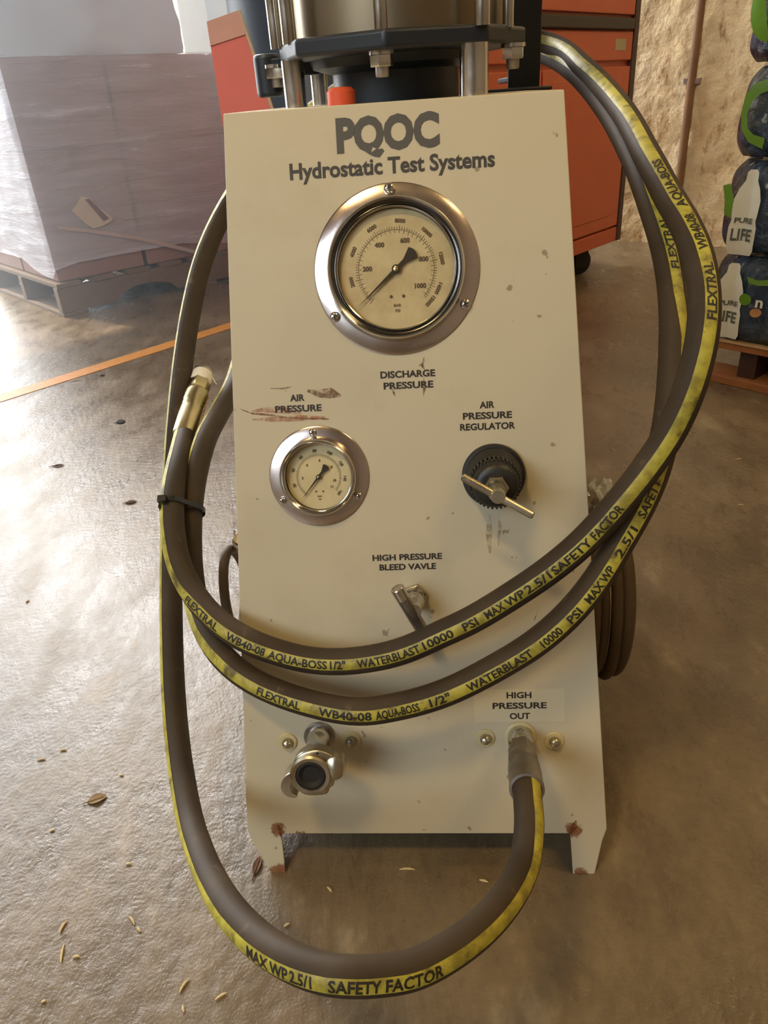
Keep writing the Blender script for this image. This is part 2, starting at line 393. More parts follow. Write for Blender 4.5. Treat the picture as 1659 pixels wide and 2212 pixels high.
# clear label film under HIGH PRESSURE OUT
tt = NT('clear_label_film'); tt.set(color=rgb(206, 193, 160), rough=.38)
a, b = pan(1025, 1560), pan(1219, 1487); mb = MB(); mb.box((a.x, a.y, 0), (b.x, b.y, .0002), MP); ob('label_film', mb, tt.m, unit, smooth=None)
# scrapes and rust streaks on the paint
def blot(pts, col, name, alpha=.8):
    t = NT(name+'_paint'); t.set(color=col, rough=.7, alpha=t.ramp(t.noise(150, 5, .7), [(.38, 0), (.6, alpha)]))
    for line, wd in pts:
        m = MB(); P = [pan(*p) for p in line]; L = []; Rr = []
        for i, p in enumerate(P):
            d = (P[min(i+1, len(P)-1)]-P[max(i-1, 0)]).normalized(); n = V((-d.y, d.x, 0)); k = wd*(.25 if i in (0, len(P)-1) else 1)*rnd.uniform(.7, 1.2)/2
            L.append((p.x+n.x*k, p.y+n.y*k, .0003)); Rr.append((p.x-n.x*k, p.y-n.y*k, .0003))
        k = len(P); m.add(L+Rr, [(k+i, k+i+1, i+1, i) for i in range(k-1)], MP)
        ob(name, m, t.m, unit, smooth=None)
blot([([(522, 885), (545, 893), (580, 896), (610, 899)], .0018), ([(510, 877), (526, 886)], .001), ([(585, 899), (640, 903), (700, 905), (712, 906)], .0016)], rgb(120, 52, 28), 'scrape')
blot([([(545, 888), (575, 885), (610, 886), (650, 894)], .006), ([(545, 906), (590, 906), (650, 903), (710, 902)], .005)], rgb(176, 112, 78), 'scrape', .6)
blot([([(664, 844), (690, 850), (715, 849), (737, 855)], .0075)], rgb(126, 92, 62), 'scrape', .9)
blot([([(585, 839), (612, 839), (630, 836)], .002), ([(616, 840), (618, 846)], .002)], rgb(120, 88, 60), 'scrape', .7)
blot([([(916, 772), (912, 790), (918, 800)], .003), ([(905, 790), (924, 776)], .0025), ([(845, 836), (850, 846), (853, 856)], .003), ([(915, 815), (917, 840), (914, 857)], .0022)], rgb(100, 62, 34), 'scrape', .8)
blot([([(1058, 1112), (1056, 1150), (1058, 1195)], .006), ([(1078, 1112), (1080, 1140), (1076, 1180)], .003)], rgb(150, 118, 76), 'stain', .5)
blot([([(1244, 1772), (1240, 1785), (1232, 1802)], .006), ([(601, 1782), (606, 1795), (609, 1815)], .004)], rgb(120, 58, 22), 'rust_run', .9)
blot([([(1154, 1340), (1162, 1318)], .0018)], rgb(96, 40, 20), 'scrape', .9)
blot([([(1310, 1590), (1306, 1570), (1304, 1540)], .002)], rgb(96, 60, 30), 'scrape', .9)
blot([([(502, 1080), (507, 1150), (510, 1210)], .0025), ([(497, 860), (500, 960)], .0015), ([(526, 1620), (533, 1740)], .002)], rgb(110, 62, 34), 'edge_rust', .9)

# ---- gauges
def m_dial(name, c0, c1):
    t = NT(name); c = t.mix(t.ramp(t.noise(28, 6, .65), [(.4, 0), (.66, .9)]), c0, c1); t.set(color=c, rough=.5); return t.m
tg = NT('gauge_lens'); tg.t.nodes.remove(tg.b)
tr = tg.n('ShaderNodeBsdfTransparent'); tr.inputs[0].default_value = (.98, .96, .90, 1); gl = tg.n('ShaderNodeBsdfGlossy'); gl.inputs['Roughness'].default_value = .08
mx = tg.n('ShaderNodeMixShader'); fr = tg.n('ShaderNodeFresnel'); fr.inputs[0].default_value = 1.5
tg.l(fr.outputs[0], mx.inputs[0]); tg.l(tr.outputs[0], mx.inputs[1]); tg.l(gl.outputs[0], mx.inputs[2]); tg.l(mx.outputs[0], tg.o.inputs[0]); M_LENS = tg.m
M_RIM_REFL = metal('painted_rim_reflection', (.16, .15, .14, 1), .15, .3, 30, (.10, .09, .08, 1))  # dark reflected band of the big bezel, put into a metal colour
def screw(parent, M, r):
    m = MB(); m.lathe([(r, 0), (r, r*.25), (r*.93, r*.5), (r*.7, r*.72), (r*.42, r*.8), (.0, r*.82)], M, 20)
    k = len(m.f); Mc_ = M @ T(0, 0, r*.62)
    for q in (0, math.pi/2): m.box((-r*.55, -r*.11, 0), (r*.55, r*.11, r*.22), Mc_ @ RZ(q+.4))
    m.mi = [0]*k+[1]*(len(m.f)-k)
    return ob('screw', m, (M_STEEL, M_INK), parent)
def gauge(c, ph, Rf, prof, rd, zd, screws, rscrew, srad, major, minor, zero, span, vmax, inner, ivmax, label, dialmat, ptr, rod):
    Mg = MP @ T(c.x, c.y, 0) @ RZ(ph)
    # case body recessed behind the panel and stepped rim in front
    m = MB(); m.lathe([(rd*.98, -.03), (rd*.98, zd-.0008), (rd+.0005, zd-.0008)], Mg, 64, True, False)
    g = ob('gauge', m, M_DULL, unit, label=label)
    m = MB(); rin = prof[0][0]-.004
    m.lathe([(rin, .0002), (rin, .0016), (Rf-.0012, .0016), (Rf, .0008), (Rf, .0002)], Mg, 96, False, False); ob('flange', m, M_FLANGE, g)
    m = MB(); m.lathe(prof, Mg, 96, False, False); ob('bezel', m, M_STEEL, g, smooth=50)
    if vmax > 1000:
        m = MB(); m.lathe([(.0530, .0131), (.0524, .0114), (.0492, .0098), (.0487, .0100)], Mg, 96, False, False); ob('rim_reflection_ring', m, M_RIM_REFL, g, smooth=50)
    m = MB(); m.lathe([(0, zd), (rd, zd)], Mg, 64, False, False); ob('dial', m, dialmat, g)
    m = MB()
    for k, s in major:
        an = zero-span*k/vmax; p = V((math.cos(an), math.sin(an), 0))*(rd*.80)
        put_text(m, s, Mg @ T(p.x, p.y, zd+.0003) @ RZ(an-math.pi/2), rd*(.085 if vmax < 1000 else .062), None, .05)
    for k, s in inner:
        an = zero-span*k/ivmax; p = V((math.cos(an), math.sin(an), 0))*(rd*.50)
        put_text(m, s, Mg @ T(p.x, p.y, zd+.0003), rd*.075, None, .05)
    for k in range(minor+1):
        an = zero-span*k/minor; big = (k % 10 == 0); Mt = Mg @ RZ(an)
        m.box((rd*(.655 if big else .665), -rd*.004, zd), (rd*(.73 if big else .70), rd*.004, zd+.0003), Mt)
        if k % 2 == 0: m.box((rd*.60, -rd*.003, zd), (rd*.645, rd*.003, zd+.0003), Mt)
    n = 90
    for k in range(n):
        a0 = zero-span*k/n; a1 = zero-span*(k+1)/n; r0, r1 = rd*.650, rd*.657
        m.add([(r0*math.cos(a0), r0*math.sin(a0), zd+.0003), (r0*math.cos(a1), r0*math.sin(a1), zd+.0003), (r1*math.cos(a1), r1*math.sin(a1), zd+.0003), (r1*math.cos(a0), r1*math.sin(a0), zd+.0003)], [(3, 2, 1, 0)], Mg)
    for x in (-.105, .11): m.lathe([(rd*.028, 0), (rd*.028, .0004)], Mg @ T(rd*x, -rd*.45, zd), 16)
    put_text(m, 'BAR', Mg @ T(0, -rd*.60, zd+.0003), rd*.05, None, .02); put_text(m, 'PSI', Mg @ T(0, -rd*.69, zd+.0003), rd*.05, None, .02)
    ob('dial_print', m, M_INKF, g, smooth=None)
    # pointer
    m = MB(); Mpn = Mg @ T(0, 0, zd+.0022) @ RZ(ptr)
    m.prism([(rd*.90, 0), (rd*.10, rd*.028), (-rd*.20, rd*.035), (-rd*.40, rd*.115), (-rd*.43, rd*.06), (-rd*.44, 0), (-rd*.43, -rd*.06), (-rd*.40, -rd*.115), (-rd*.20, -rd*.035), (rd*.10, -rd*.028)], 0, .0006, Mpn)
    m.lathe([(rd*.075, -.001), (rd*.075, .0012)], Mpn, 20); ob('pointer', m, M_INK, g, smooth=None)
    m = MB(); m.lathe([(rd*.045, .0006), (rd*.045, .0020), (rd*.02, .0024), (0, .0024)], Mpn, 20); ob('hub', m, rod, g)
    m = MB(); zl = prof[-1][1]; m.lathe([(0, zl+.0005), (prof[-1][0]+.0004, zl+.0005)], Mg, 64, False, False); ob('lens', m, M_LENS, g)
    for i, an in enumerate(screws): screw(g, Mg @ T(srad*math.cos(an), srad*math.sin(an), .0016), rscrew)
    return g
rad = math.radians
g1 = pan(856.5, 583.7); g2 = pan(689.8, 1028.8)
M_D1 = m_dial('big_dial', rgb(208, 192, 154), rgb(182, 162, 122)); M_D2 = m_dial('small_dial', rgb(220, 206, 168), rgb(204, 188, 148))
gauge(g1, 0, .0672, [(.0570, .0002), (.0562, .0030), (.0552, .0100), (.0545, .0128), (.0536, .0138), (.0528, .0132), (.0522, .0108), (.0490, .0092), (.0484, .0098), (.0478, .0104), (.0470, .0100), (.0466, .0085)],
      .0466, .0042, (rad(93), rad(213.5), rad(-28.5)), .0043, .0623,
      [(k, str(k)) for k in (2000, 4000, 6000, 8000, 10000, 12000, 14000, 15000)], 75, rad(229), rad(273.5), 15000,
      [(200, '200'), (400, '400'), (600, '600'), (800, '800'), (1000, '1000')], 1034, 'large round discharge pressure gauge with chrome flange', M_D1, rad(221), M_BRASS)
gauge(g2, 0, .0430, [(.0345, .0002), (.0335, .0050), (.0325, .0105), (.0315, .0128), (.0303, .0134), (.0292, .0122), (.0284, .0095), (.0280, .0078)],
      .0280, .0030, (rad(95), rad(211), rad(-28.3)), .0032, .0378,
      [(k, str(k)) for k in (20, 40, 60, 80, 100, 120, 140, 160)], 80, rad(232), rad(272), 160,
      [(2, '2'), (4, '4'), (6, '6'), (8, '8'), (10, '10'), (11, '11')], 11.03, 'small round air pressure gauge with dull chrome flange', M_D2, rad(230.5), M_DULL)

# ---- air pressure regulator
b = pw(1066, 1026); tpt = pw(1076, 1071, .074); ax = tpt-b; Lr = ax.length; Mr = frame(b, ax, PU)
m = MB(); m.lathe([(.0265, -.004), (.0265, .004), (.0255, .0055), (.0235, .0058)], frame(b, PN, PU), 64, True, False); reg = ob('regulator', m, M_BLACK, unit, label='black air pressure regulator with silver T-handle screw')
m = MB(); m.lathe([(.0235, .004), (.0232, .010), (.0222, .0112), (.0222, .016), (.0212, .0172), (.0210, .022), (.0200, .0232), (.0198, .0235)], Mr, 64, False, False)
n = 36; prof = []
for i in range(n*2):
    a0 = math.pi*i/n; rr = .0205 if i % 2 == 0 else .0190
    prof += [(rr*math.cos(a0), rr*math.sin(a0)), (rr*math.cos(a0+math.pi/n*.85), rr*math.sin(a0+math.pi/n*.85))]
m.prism(prof, .0225, .036, Mr); m.lathe([(.0188, .035), (.0180, .040), (.0150, .043), (.0105, .0435)], Mr, 48, False, True)
ob('knob', m, M_BLACK, reg, smooth=40)
m = MB()
for i in range(15):
    an = rad(35+i*7.8); put_text(m, 'I', Mr @ T(.0166*math.cos(an), .0166*math.sin(an), .0418) @ RZ(an-math.pi/2), .0016, None, .05)
ob('scale_marks', m, flat('grey_marks', rgb(96, 82, 60), .6), reg, smooth=None)
m = MB(); m.lathe([(.0098, .042), (.0098, .0505), (.0092, .0515), (.0060, .0518)], Mr, 6); m.lathe([(.0072, .051), (.0074, .054), (.0066, .056), (.0070, .058), (.0064, .060), (.0064, .064)], Mr, 32); ob('lock_nut', m, M_ZINC, reg)
m = MB(); m.lathe([(.0056, .060), (.0056, Lr+.0025), (.0050, Lr+.0045), (0, Lr+.0048)], Mr, 32, True, False); ob('adjusting_screw', m, M_ZINC, reg)
e0, e1 = pw(999, 1030, .070), pw(1151, 1114, .078); m = MB(); d = (e1-e0).normalized()
m.tube([e0-d*.0004, e0+d*.0006, (e0+e1)/2, e1-d*.0006, e1+d*.0004], [.0022, .0030, .0030, .0030, .0022], 20); ob('handle_bar', m, M_ZINC, reg)

# ---- high pressure bleed valve
b = pw(895, 1288); Mv = frame(b, PN+PV*-.1, PU)
m = MB(); m.lathe([(.0118, 0), (.0118, .0040), (.0108, .0048)], Mv, 6, ang0=.3); m.lathe([(.0098, .004), (.0100, .009), (.0086, .0105), (.0092, .014), (.0078, .017), (.0066, .019), (.0066, .034)], Mv, 32); valve = ob('bleed_valve', m, M_STEEL, unit, label='chrome bleed valve with sliding bar handle')
e0, e1 = pw(857, 1270, .036), pw(936, 1400, .022); d = (e1-e0).normalized(); L = (e1-e0).length
m = MB(); m.tube([e0+d*x for x in (.0, .0008, .011, .0115)], [.0054, .0060, .0060, .0056], 24); ob('handle_end', m, M_STEEL, valve, label='polished chrome end collar')
m = MB(); m.tube([e0+d*.0112, e0+d*L*.5, e1-d*.001, e1], [.0055, .0055, .0055, .0045], 24); ob('handle', m, M_DULL, valve)

# ---- panel bolts
M_PAINTB = flat('beige_painted_bolt', rgb(206, 190, 142), .4, var=.08)
for (x, y) in ((622, 1602), (759, 1599), (1048, 1594), (1197, 1600)):
    Mb = MP @ T(*pan(x, y))
    m = MB(); m.lathe([(.0085, 0), (.0085, .0012), (.0078, .0018), (.0045, .0018)], Mb, 32)
    wz = ob('bolt', m, M_PAINTB, unit)
    m = MB(); m.lathe([(.0048, .0018), (.0048, .0045), (.0042, .0062), (.0028, .0075), (0, .0080)], Mb, 24, False, False); ob('dome_nut', m, M_ZINC if x != 759 else M_DULL, wz)

# ---- inlet claw coupling
b = pw(690, 1590); face = pw(671, 1677, .060); Mi = frame(b, PN, PU); axv = face-b
m = MB(); m.lathe([(.0140, 0), (.0140, .0020), (.0132, .0026), (.0070, .0026)], Mi, 40); inlet = ob('inlet_fitting', m, M_DULL, unit, label='chrome claw coupling on the lower left air inlet')
Ma = frame(b, axv, PU); La = axv.length
m = MB(); m.lathe([(.0105, .001), (.0105, .010), (.0098, .011), (.0098, La*.45), (.0115, La*.5), (.0125, La*.7)], Ma, 32); ob('nipple', m, M_STEEL, inlet)
Mc = frame(face, PN, PU); k = .000078
def sc(pts): return [(x*k, y*k) for x, y in pts]
def blob(pts, sub=3):
    r = pts
    for _ in range(sub):
        q = []
        for i in range(len(r)):
            a, c = V(r[i]+(0,)), V(r[(i+1) % len(r)]+(0,)); q += [tuple((a*.75+c*.25)[:2]), tuple((a*.25+c*.75)[:2])]
        r = q
    return r
body = [(-60, 260), (90, 285), (200, 240), (300, 170), (345, 70), (345, -20), (300, -75), (235, -85), (240, -140), (185, -170), (172, -235), (90, -258), (-90, -258), (-150, -200), (-210, -140), (-235, -20), (-200, 120), (-140, 215)]
gask_r = .0129
m = MB(); m.prism(sc(blob(body, 2)), -.016, -.0035, Mc); cb = ob('coupling_body', m, M_ZINC, inlet, bevel=.0022, seg=3)
m = MB(); m.lathe([(gask_r+.0008, -.006), (gask_r+.0045, -.005), (gask_r+.0048, -.001), (gask_r+.003, .0003), (gask_r, .0)], Mc, 48, False, False)
m.lathe([(gask_r, 0), (gask_r-.0002, -.010)], Mc, 48, False, False); ob('coupling_rim', m, M_ZINC, inlet)
m = MB(); m.lathe([(gask_r-.0001, -.0010), (gask_r-.0025, -.0004), (gask_r-.0045, -.0022), (gask_r-.006, -.0032), (gask_r-.0062, -.012)], Mc, 48, False, False); m.lathe([(0, -.0030), (gask_r-.0035, -.0030)], Mc, 40, False, False); ob('gasket', m, M_RUBBER_DK, inlet)
m = MB(); m.lathe([(0, .0030), (.0050, .0022), (.0080, .0), (.0092, -.004), (.0092, -.010)], Mc @ T(250*k, 70*k, -.003) @ Matrix.Scale(1.25, 4, (.3, 1, 0)), 32, False, False); ob('coupling_lug', m, M_ZINC, inlet)
hook = [(-200, 40), (-240, 30), (-300, -20), (-335, -100), (-335, -180), (-290, -240), (-230, -262), (-170, -258), (-165, -238), (-215, -215), (-235, -160), (-225, -90), (-200, -60)]
m = MB(); m.prism(sc(blob(hook, 2)), -.020, -.001, Mc); ob('coupling_hook', m, M_ZINC, inlet, bevel=.0016, seg=3)
for x, y in ((80, 240), (-70, -205)): m = MB(); m.lathe([(.0012, 0), (.0010, .0004)], Mc @ T(x*k, y*k, -.0035), 12); ob('rivet', m, M_INK, inlet)

# ---- outlet fitting (fixed side)
b = pw(1123, 1590); HE = pw(1138, 1704, .086); axh = HE-b; LH = axh.length; Mh = frame(b, axh, PU)
m = MB(); m.lathe([(.0140, 0), (.0140, .0016), (.0130, .0022), (.0090, .0022)], frame(b, PN, PU), 40); outlet = ob('outlet_fitting', m, M_PAINTB, unit, label='beige ringed high pressure outlet with steel nipple')
m = MB(); m.lathe([(.0112, .0), (.0112, .017), (.0104, .019), (.0100, .021)], Mh, 32); ob('nipple', m, M_STEEL, outlet)

# ---- pump on top
PC = V((.045, .795, 0)); zp0, zp1 = .667, .681
def pl(x, y, z): return V((PC.x, PC.y, 0))+PU*x+PB*y+V((0, 0, z))
MPm = Matrix(((PU.x, PB.x, 0, PC.x), (PU.y, PB.y, 0, PC.y), (0, 0, 1, 0), (0, 0, 0, 1)))
octo = [(.113*math.cos(rad(-99+4.7+45*i)), .113*math.sin(rad(-99+4.7+45*i))) for i in range(8)]
m = MB(); m.prism(octo, zp0, zp1, MPm); pump = ob('pump', m, M_DARKPLATE, unit, bevel=.003, seg=3, label='bronze barrel pump on a dark octagonal plate')
m = MB(); m.prism(octo, .985, 1.0, MPm); ob('upper_plate', m, M_DARKPLATE, pump, bevel=.003)
M_BRONZE = metal('brushed_bronze_barrel', (.30, .235, .15, 1), .34, .46, 9, (.22, .17, .11, 1))
m = MB(); m.lathe([(.094, zp1-.001), (.094, .986)], MPm, 96); ob('barrel', m, M_BRONZE, pump)
m = MB(); m.lathe([(.060, .630), (.060, .655), (.078, .660), (.082, zp0+.001)], MPm @ T(-.006, .025, 0), 64); ob('pump_base', m, M_DARKPLATE, pump)
for (px, py, Z, r) in ((603, 128, .690, .0068), (628, 108, .640, .0064), (825, 74, .594, .0058), (1042, 62, .590, .0062), (1097, 66, .630, .0048)):
    p = at(px, py, Z); m = MB(); m.tube([V((p.x, p.y, zp1-.002)), V((p.x, p.y, .99))], r, 24); ob('tie_rod', m, M_STEEL, pump)
for (px, py, Z, r) in ((637, 190, .677, .0102), (692, 205, .80, .0090), (1024, 150, .61, .0118), (930, 190, .80, .009)):
    p = at(px, py, Z); m = MB(); m.tube([V((p.x, p.y, ztop-.001)), V((p.x, p.y, zp0+.001))], r, 32); ob('spacer_post', m, M_STEEL, pump)
for (px, py, Z) in ((825, 140, .606), (600, 185, .71), (1108, 118, .638)):
    p = at(px, py, Z); P0 = V((p.x, p.y, zp0)); m = MB(); Mn = T(p.x, p.y, 0)
    m.lathe([(.0105, zp0-.0025), (.0105, zp0+.0005)], Mn, 28); m.lathe([(.0094, zp0-.0110), (.0098, zp0-.0100), (.0098, zp0-.0028)], Mn, 6, ang0=.25)
    nut = ob('nut', m, M_STEEL, pump); m = MB(); m.lathe([(.0050, zp0-.0185), (.0056, zp0-.0175), (.0056, zp0-.010)], Mn, 20); ob('stud', m, M_DULL, nut)
# side lug at the left
m = MB(); pc = at(580, 160, .715); m.lathe([(.011, -.022), (.013, -.020), (.013, .012), (.011, .014)], T(pc.x, pc.y, zp0-.004), 32)
m.box((0, -.012, -.008), (.05, .012, .008), T(pc.x, pc.y, zp0-.002)); ob('side_lug', m, M_DARKPLATE, pump, bevel=.002)
p = at(738, 216, .63); m = MB(); m.lathe([(.012, 0), (.012, .010), (.009, .013), (.0, .0135)], T(p.x, p.y, ztop), 32, True, False); ob('port_cap', m, M_ORANGECAP, pump)
# black hose hanger at the rear right
p_ = at(1133, 90, .83); hz = at(1155, 105, .93); hb = V((p_.x, p_.y, 0)); m = MB(); Mh_ = T(hb.x, hb.y, 0) @ RZ(PSI)
m.box((-.018, -.004, ztop-.05), (.018, .004, ztop+.16), Mh_)
m.box((-.05, -.10, ztop-.001), (.018, .004, ztop+.003), Mh_)
m.box((-.012, .0, hz.z-RH_-.024), (.012, .20, hz.z-RH_-.018), Mh_)
ob('hose_hanger', m, M_DARKPLATE, unit, bevel=.0015)

# ------------------------------------------------------------------ the high pressure hose
RH = .01125
def cr(P, per=.006):
    """centripetal-ish Catmull-Rom through points (x,y,z,s)"""
    out = []
    for i in range(len(P)-1):
        p0 = P[max(i-1, 0)]; p1 = P[i]; p2 = P[i+1]; p3 = P[min(i+2, len(P)-1)]
        L = (p2[0]-p1[0]).length; n = max(2, int(L/per))
        t0 = 0; t1 = max((p1[0]-p0[0]).length, 1e-4)**.5; t2 = t1+max(L, 1e-4)**.5; t3 = t2+max((p3[0]-p2[0]).length, 1e-4)**.5
        if i == 0: p0 = (p1[0]*2-p2[0], p1[1]); t1 = max(L, 1e-4)**.5; t2 = 2*t1; t3 = t2+max((p3[0]-p2[0]).length, 1e-4)**.5
        if i == len(P)-2: p3 = (p2[0]*2-p1[0], p2[1]); t3 = t2+(t2-t1)
        for k in range(n):
            t = t1+(t2-t1)*k/n
            A1 = p0[0]*((t1-t)/(t1-t0))+p1[0]*((t-t0)/(t1-t0)); A2 = p1[0]*((t2-t)/(t2-t1))+p2[0]*((t-t1)/(t2-t1)); A3 = p2[0]*((t3-t)/(t3-t2))+p3[0]*((t-t2)/(t3-t2))
            B1 = A1*((t2-t)/(t2-t0))+A2*((t-t0)/(t2-t0)); B2 = A2*((t3-t)/(t3-t1))+A3*((t-t1)/(t3-t1))
            out.append((B1*((t2-t)/(t2-t1))+B2*((t-t1)/(t2-t1)), p1[1]*(1-k/n)+p2[1]*k/n))
    out.append(P[-1]); return out
def pts(lst): return [(at(x, y, Z), s) for x, y, Z, s in lst]
FE = HE+axh.normalized()*.006
strandA = pts([(1143, 1781, .552, -.72), (1135, 1857, .535, -.72), (1097, 1938, .500, -.65), (1018, 2022, .465, -.58), (904, 2090, .440, -.55), (820, 2107, .432, -.5), (744, 2108, .430, -.52), (695, 2101, .434, -.56), (628, 2076, .446, -.66), (565, 2036, .466, -.75),
  (505, 1976, .500, -.84), (459, 1903, .55, -.9), (428, 1829, .60, -.93), (409, 1764, .635, -.94), (388, 1640, .68, -.95), (375, 1500, .715, -.96), (370, 1340, .745, -.97), (370, 1180, .77, -.97), (375, 1020, .79, -.98), (384, 900, .80, -.99), (396, 780, .82, -.99), (416, 655, .84, -.99), (440, 560, .86, -.99), (477, 472, .885, -.97)])
behindA = [(at(528, 388, .915), -.9), (at(596, 305, .96), -.8), (V((-.01, 1.06, .648)), -.6), (V((.12, 1.10, .725)), -.5)]
toR1 = pts([(1155, 105, .93, -0.198), (1235, 150, .84, -0.264), (1310, 235, .75, -0.330), (1365, 335, .69, -0.363), (1402, 430, .65, -0.409), (1437, 545, .625, -0.462), (1452, 645, .61, -0.515), (1454, 740, .60, -0.840), (1450, 830, .592, -0.800), (1438, 930, .585, -0.396), (1415, 1020, .578, -0.330)])
strandF2 = pts([(1385, 1090, .573, -0.360), (1340, 1170, .57, -0.352), (1290, 1252, .57, -0.352), (1235, 1320, .573, -0.352), (1165, 1383, .58, -0.352), (1075, 1440, .588, -0.352), (960, 1497, .596, -0.352), (860, 1526, .600, -0.360), (774, 1537, .602, -0.375), (665, 1518, .614, -0.390), (557, 1477, .632, -0.450), (490, 1428, .649, -0.540), (446, 1365, .673, -0.820), (422, 1290, .70, -0.900), (413, 1225, .71, -0.950), (411, 1150, .715, -0.970), (415, 1079, .722, -0.970), (428, 1005, .738, -0.980), (446, 945, .757, -0.980), (472, 895, .785, -0.980), (500, 845, .82, -0.980)])
behindB = [(V((-.165, .93, .36)), -.9), (V((-.12, 1.02, .46)), -.8), (V((-.03, 1.045, .58)), -.6), (V((.06, 1.07, .66)), -.5), (V((.14, 1.07, .700)), -.5)]
toR2 = pts([(1180, 92, .89, -0.198), (1265, 150, .80, -0.198), (1345, 240, .70, -0.231), (1400, 340, .62, -0.297), (1445, 425, .575, -0.409), (1482, 490, .548, -0.436), (1506, 550, .53, -0.449), (1520, 620, .52, -0.449), (1521, 690, .513, -0.422), (1510, 765, .512, -0.383), (1484, 855, .520, -0.330), (1450, 930, .530, -0.297), (1405, 1000, .540, -0.264), (1340, 1083, .550, -0.238)])
strandF1 = pts([(1262, 1168, .562, -0.245), (1190, 1229, .572, -0.245), (1105, 1287, .583, -0.245), (1020, 1338, .592, -0.245), (950, 1371, .600, -0.252), (880, 1402, .607, -0.258), (820, 1419, .612, -0.265), (738, 1429, .618, -0.272), (665, 1425, .624, -0.286), (600, 1409, .630, -0.320), (540, 1386, .634, -0.374), (490, 1357, .641, -0.428), (445, 1317, .654, -0.490), (410, 1268, .670, -0.820), (386, 1215, .680, -0.880), (374, 1150, .69, -0.920), (372, 1090, .70, -0.940), (378, 1035, .717, -0.940), (389, 985, .742, -0.940), (401, 935, .775, -0.940)])
axn = axh.normalized()
start = [(HE-axn*.012, -.72), (HE+axn*.002, -.72), (HE+axn*.013-V((0, 0, .004)), -.72)]
path = cr(start+strandA+behindA+toR1+strandF2+behindB+toR2+strandF1)
HP = [p for p, s in path]; NH = len(HP)
HPX = []
for p in HP:
    d = p-CAM; z = d.dot(Fw); HPX.append((CX+F_PX*d.dot(Rt)/z, CY-F_PX*d.dot(Up)/z))
# frames: reference direction = centre of the printed stripe
HT, HS, HB = [], [], []
for i in range(NH):
    t = (HP[min(i+1, NH-1)]-HP[max(i-1, 0)]).normalized(); c = (V((0, 0, .635))-HP[i]); c = (c-t*c.dot(t)).normalized(); sd_ = t.cross(c)
    s = path[i][1]; k = c*math.sqrt(max(0, 1-s*s))+sd_*s
    k.normalize(); HT.append(t); HS.append(k); HB.append(t.cross(k))
# t.cross(c) points to the left of travel as seen by the surveyor; s<0 = right hand side towards the outer edge of the loops
ARC = [0.0]
for i in range(1, NH): ARC.append(ARC[-1]+(HP[i]-HP[i-1]).length)
hose = root_of('high_pressure_hose', HP[0]-V((0, 0, 0)), 'thick black high pressure hose with printed yellow stripe looped twice around the test cabinet', 'hose')
m = MB(); n = 20; vs = []; fs = []
for i in range(NH):
    for k in range(n):
        q = 2*math.pi*k/n; vs.append(HP[i]+HS[i]*(RH*math.cos(q))+HB[i]*(RH*math.sin(q)))
for i in range(NH-1):
    for k in range(n): fs.append((i*n+k, i*n+(k+1) % n, (i+1)*n+(k+1) % n, (i+1)*n+k))
fs += [tuple(range(n-1, -1, -1)), tuple(range((NH-1)*n, NH*n))]
m.add(vs, fs); ob('hose_body', m, M_HOSE, hose, smooth=80)
m = MB(); vs = []; fs = []; n = 7; HW = .41; rr = RH+.00018
for i in range(NH):
    for k in range(n):
        q = -HW+2*HW*k/(n-1); vs.append(HP[i]+HS[i]*(rr*math.cos(q))+HB[i]*(rr*math.sin(q)))
for i in range(NH-1):
    for k in range(n-1): fs.append((i*n+k, i*n+k+1, (i+1)*n+k+1, (i+1)*n+k))
m.add(vs, fs); ob('yellow_stripe', m, M_LINE, hose, smooth=80)
def nearest(px, lo, hi):
    return min(range(lo, hi), key=lambda i: (HPX[i][0]-px[0])**2+(HPX[i][1]-px[1])**2)
def idx_of(pt): return min(range(NH), key=lambda i: (HP[i]-pt).length)
iA0, iA1 = 0, idx_of(strandA[-1][0]); iR1 = idx_of(toR1[0][0]); iF2b = idx_of(strandF2[-1][0]); iR2 = idx_of(toR2[0][0])
def sample(arc):
    import bisect
    i = max(0, min(NH-2, bisect.bisect_right(ARC, arc)-1)); f = (arc-ARC[i])/(ARC[i+1]-ARC[i])
    return HP[i].lerp(HP[i+1], f), HS[i].lerp(HS[i+1], f).normalized(), HT[i].lerp(HT[i+1], f).normalized()
mtxt = MB()
def hose_word(s, p0, p1, lo, hi, cap=.0064):
    """text reads against the direction of travel; p0 = left end of the word, p1 = right end"""
    a0, a1 = ARC[nearest(p0, lo, hi)], ARC[nearest(p1, lo, hi)]; mid = (a0+a1)/2; wd = abs(a0-a1)*.93
    vs, fs, w_ = text_mb(s, .03, 2, .45); sx = wd/w_; out_ = []
    for v in vs:
        c, S, t = sample(mid-v.x*sx); Bv = t.cross(S); q = v.y*cap/RH   # up = towards the inside of the loop
        out_.append(c+S*((RH+.0004)*math.cos(q))+Bv*((RH+.0004)*math.sin(q)*UPSIGN))
    mtxt.add(out_, fs if UPSIGN < 0 else [f[::-1] for f in fs])
UPSIGN = 1
W1 = [('FLEXTRAL', (392, 1305), (475, 1385)), ('WB40-08', (488, 1392), (575, 1425)), ('AQUA-BOSS', (583, 1428), (711, 1442)), ('1/2"', (716, 1442), (760, 1442)), ('WATERBLAST', (766, 1442), (918, 1405)), ('10000', (928, 1402), (992, 1372)),
      ('PSI', (1003, 1365), (1040, 1345)), ('MAX', (1050, 1340), (1098, 1314)), ('WP', (1107, 1309), (1140, 1290)), ('2.5/1', (1150, 1283), (1198, 1250)), ('SAFETY', (1208, 1242), (1287, 1180)), ('FACTOR', (1290, 1177), (1362, 1090))]
def flush():
    global mtxt
    ob('hose_lettering', mtxt, M_HINK, hose, smooth=None); mtxt = MB()
for s, a, b in W1: hose_word(s, a, b, iR2, NH)
flush()
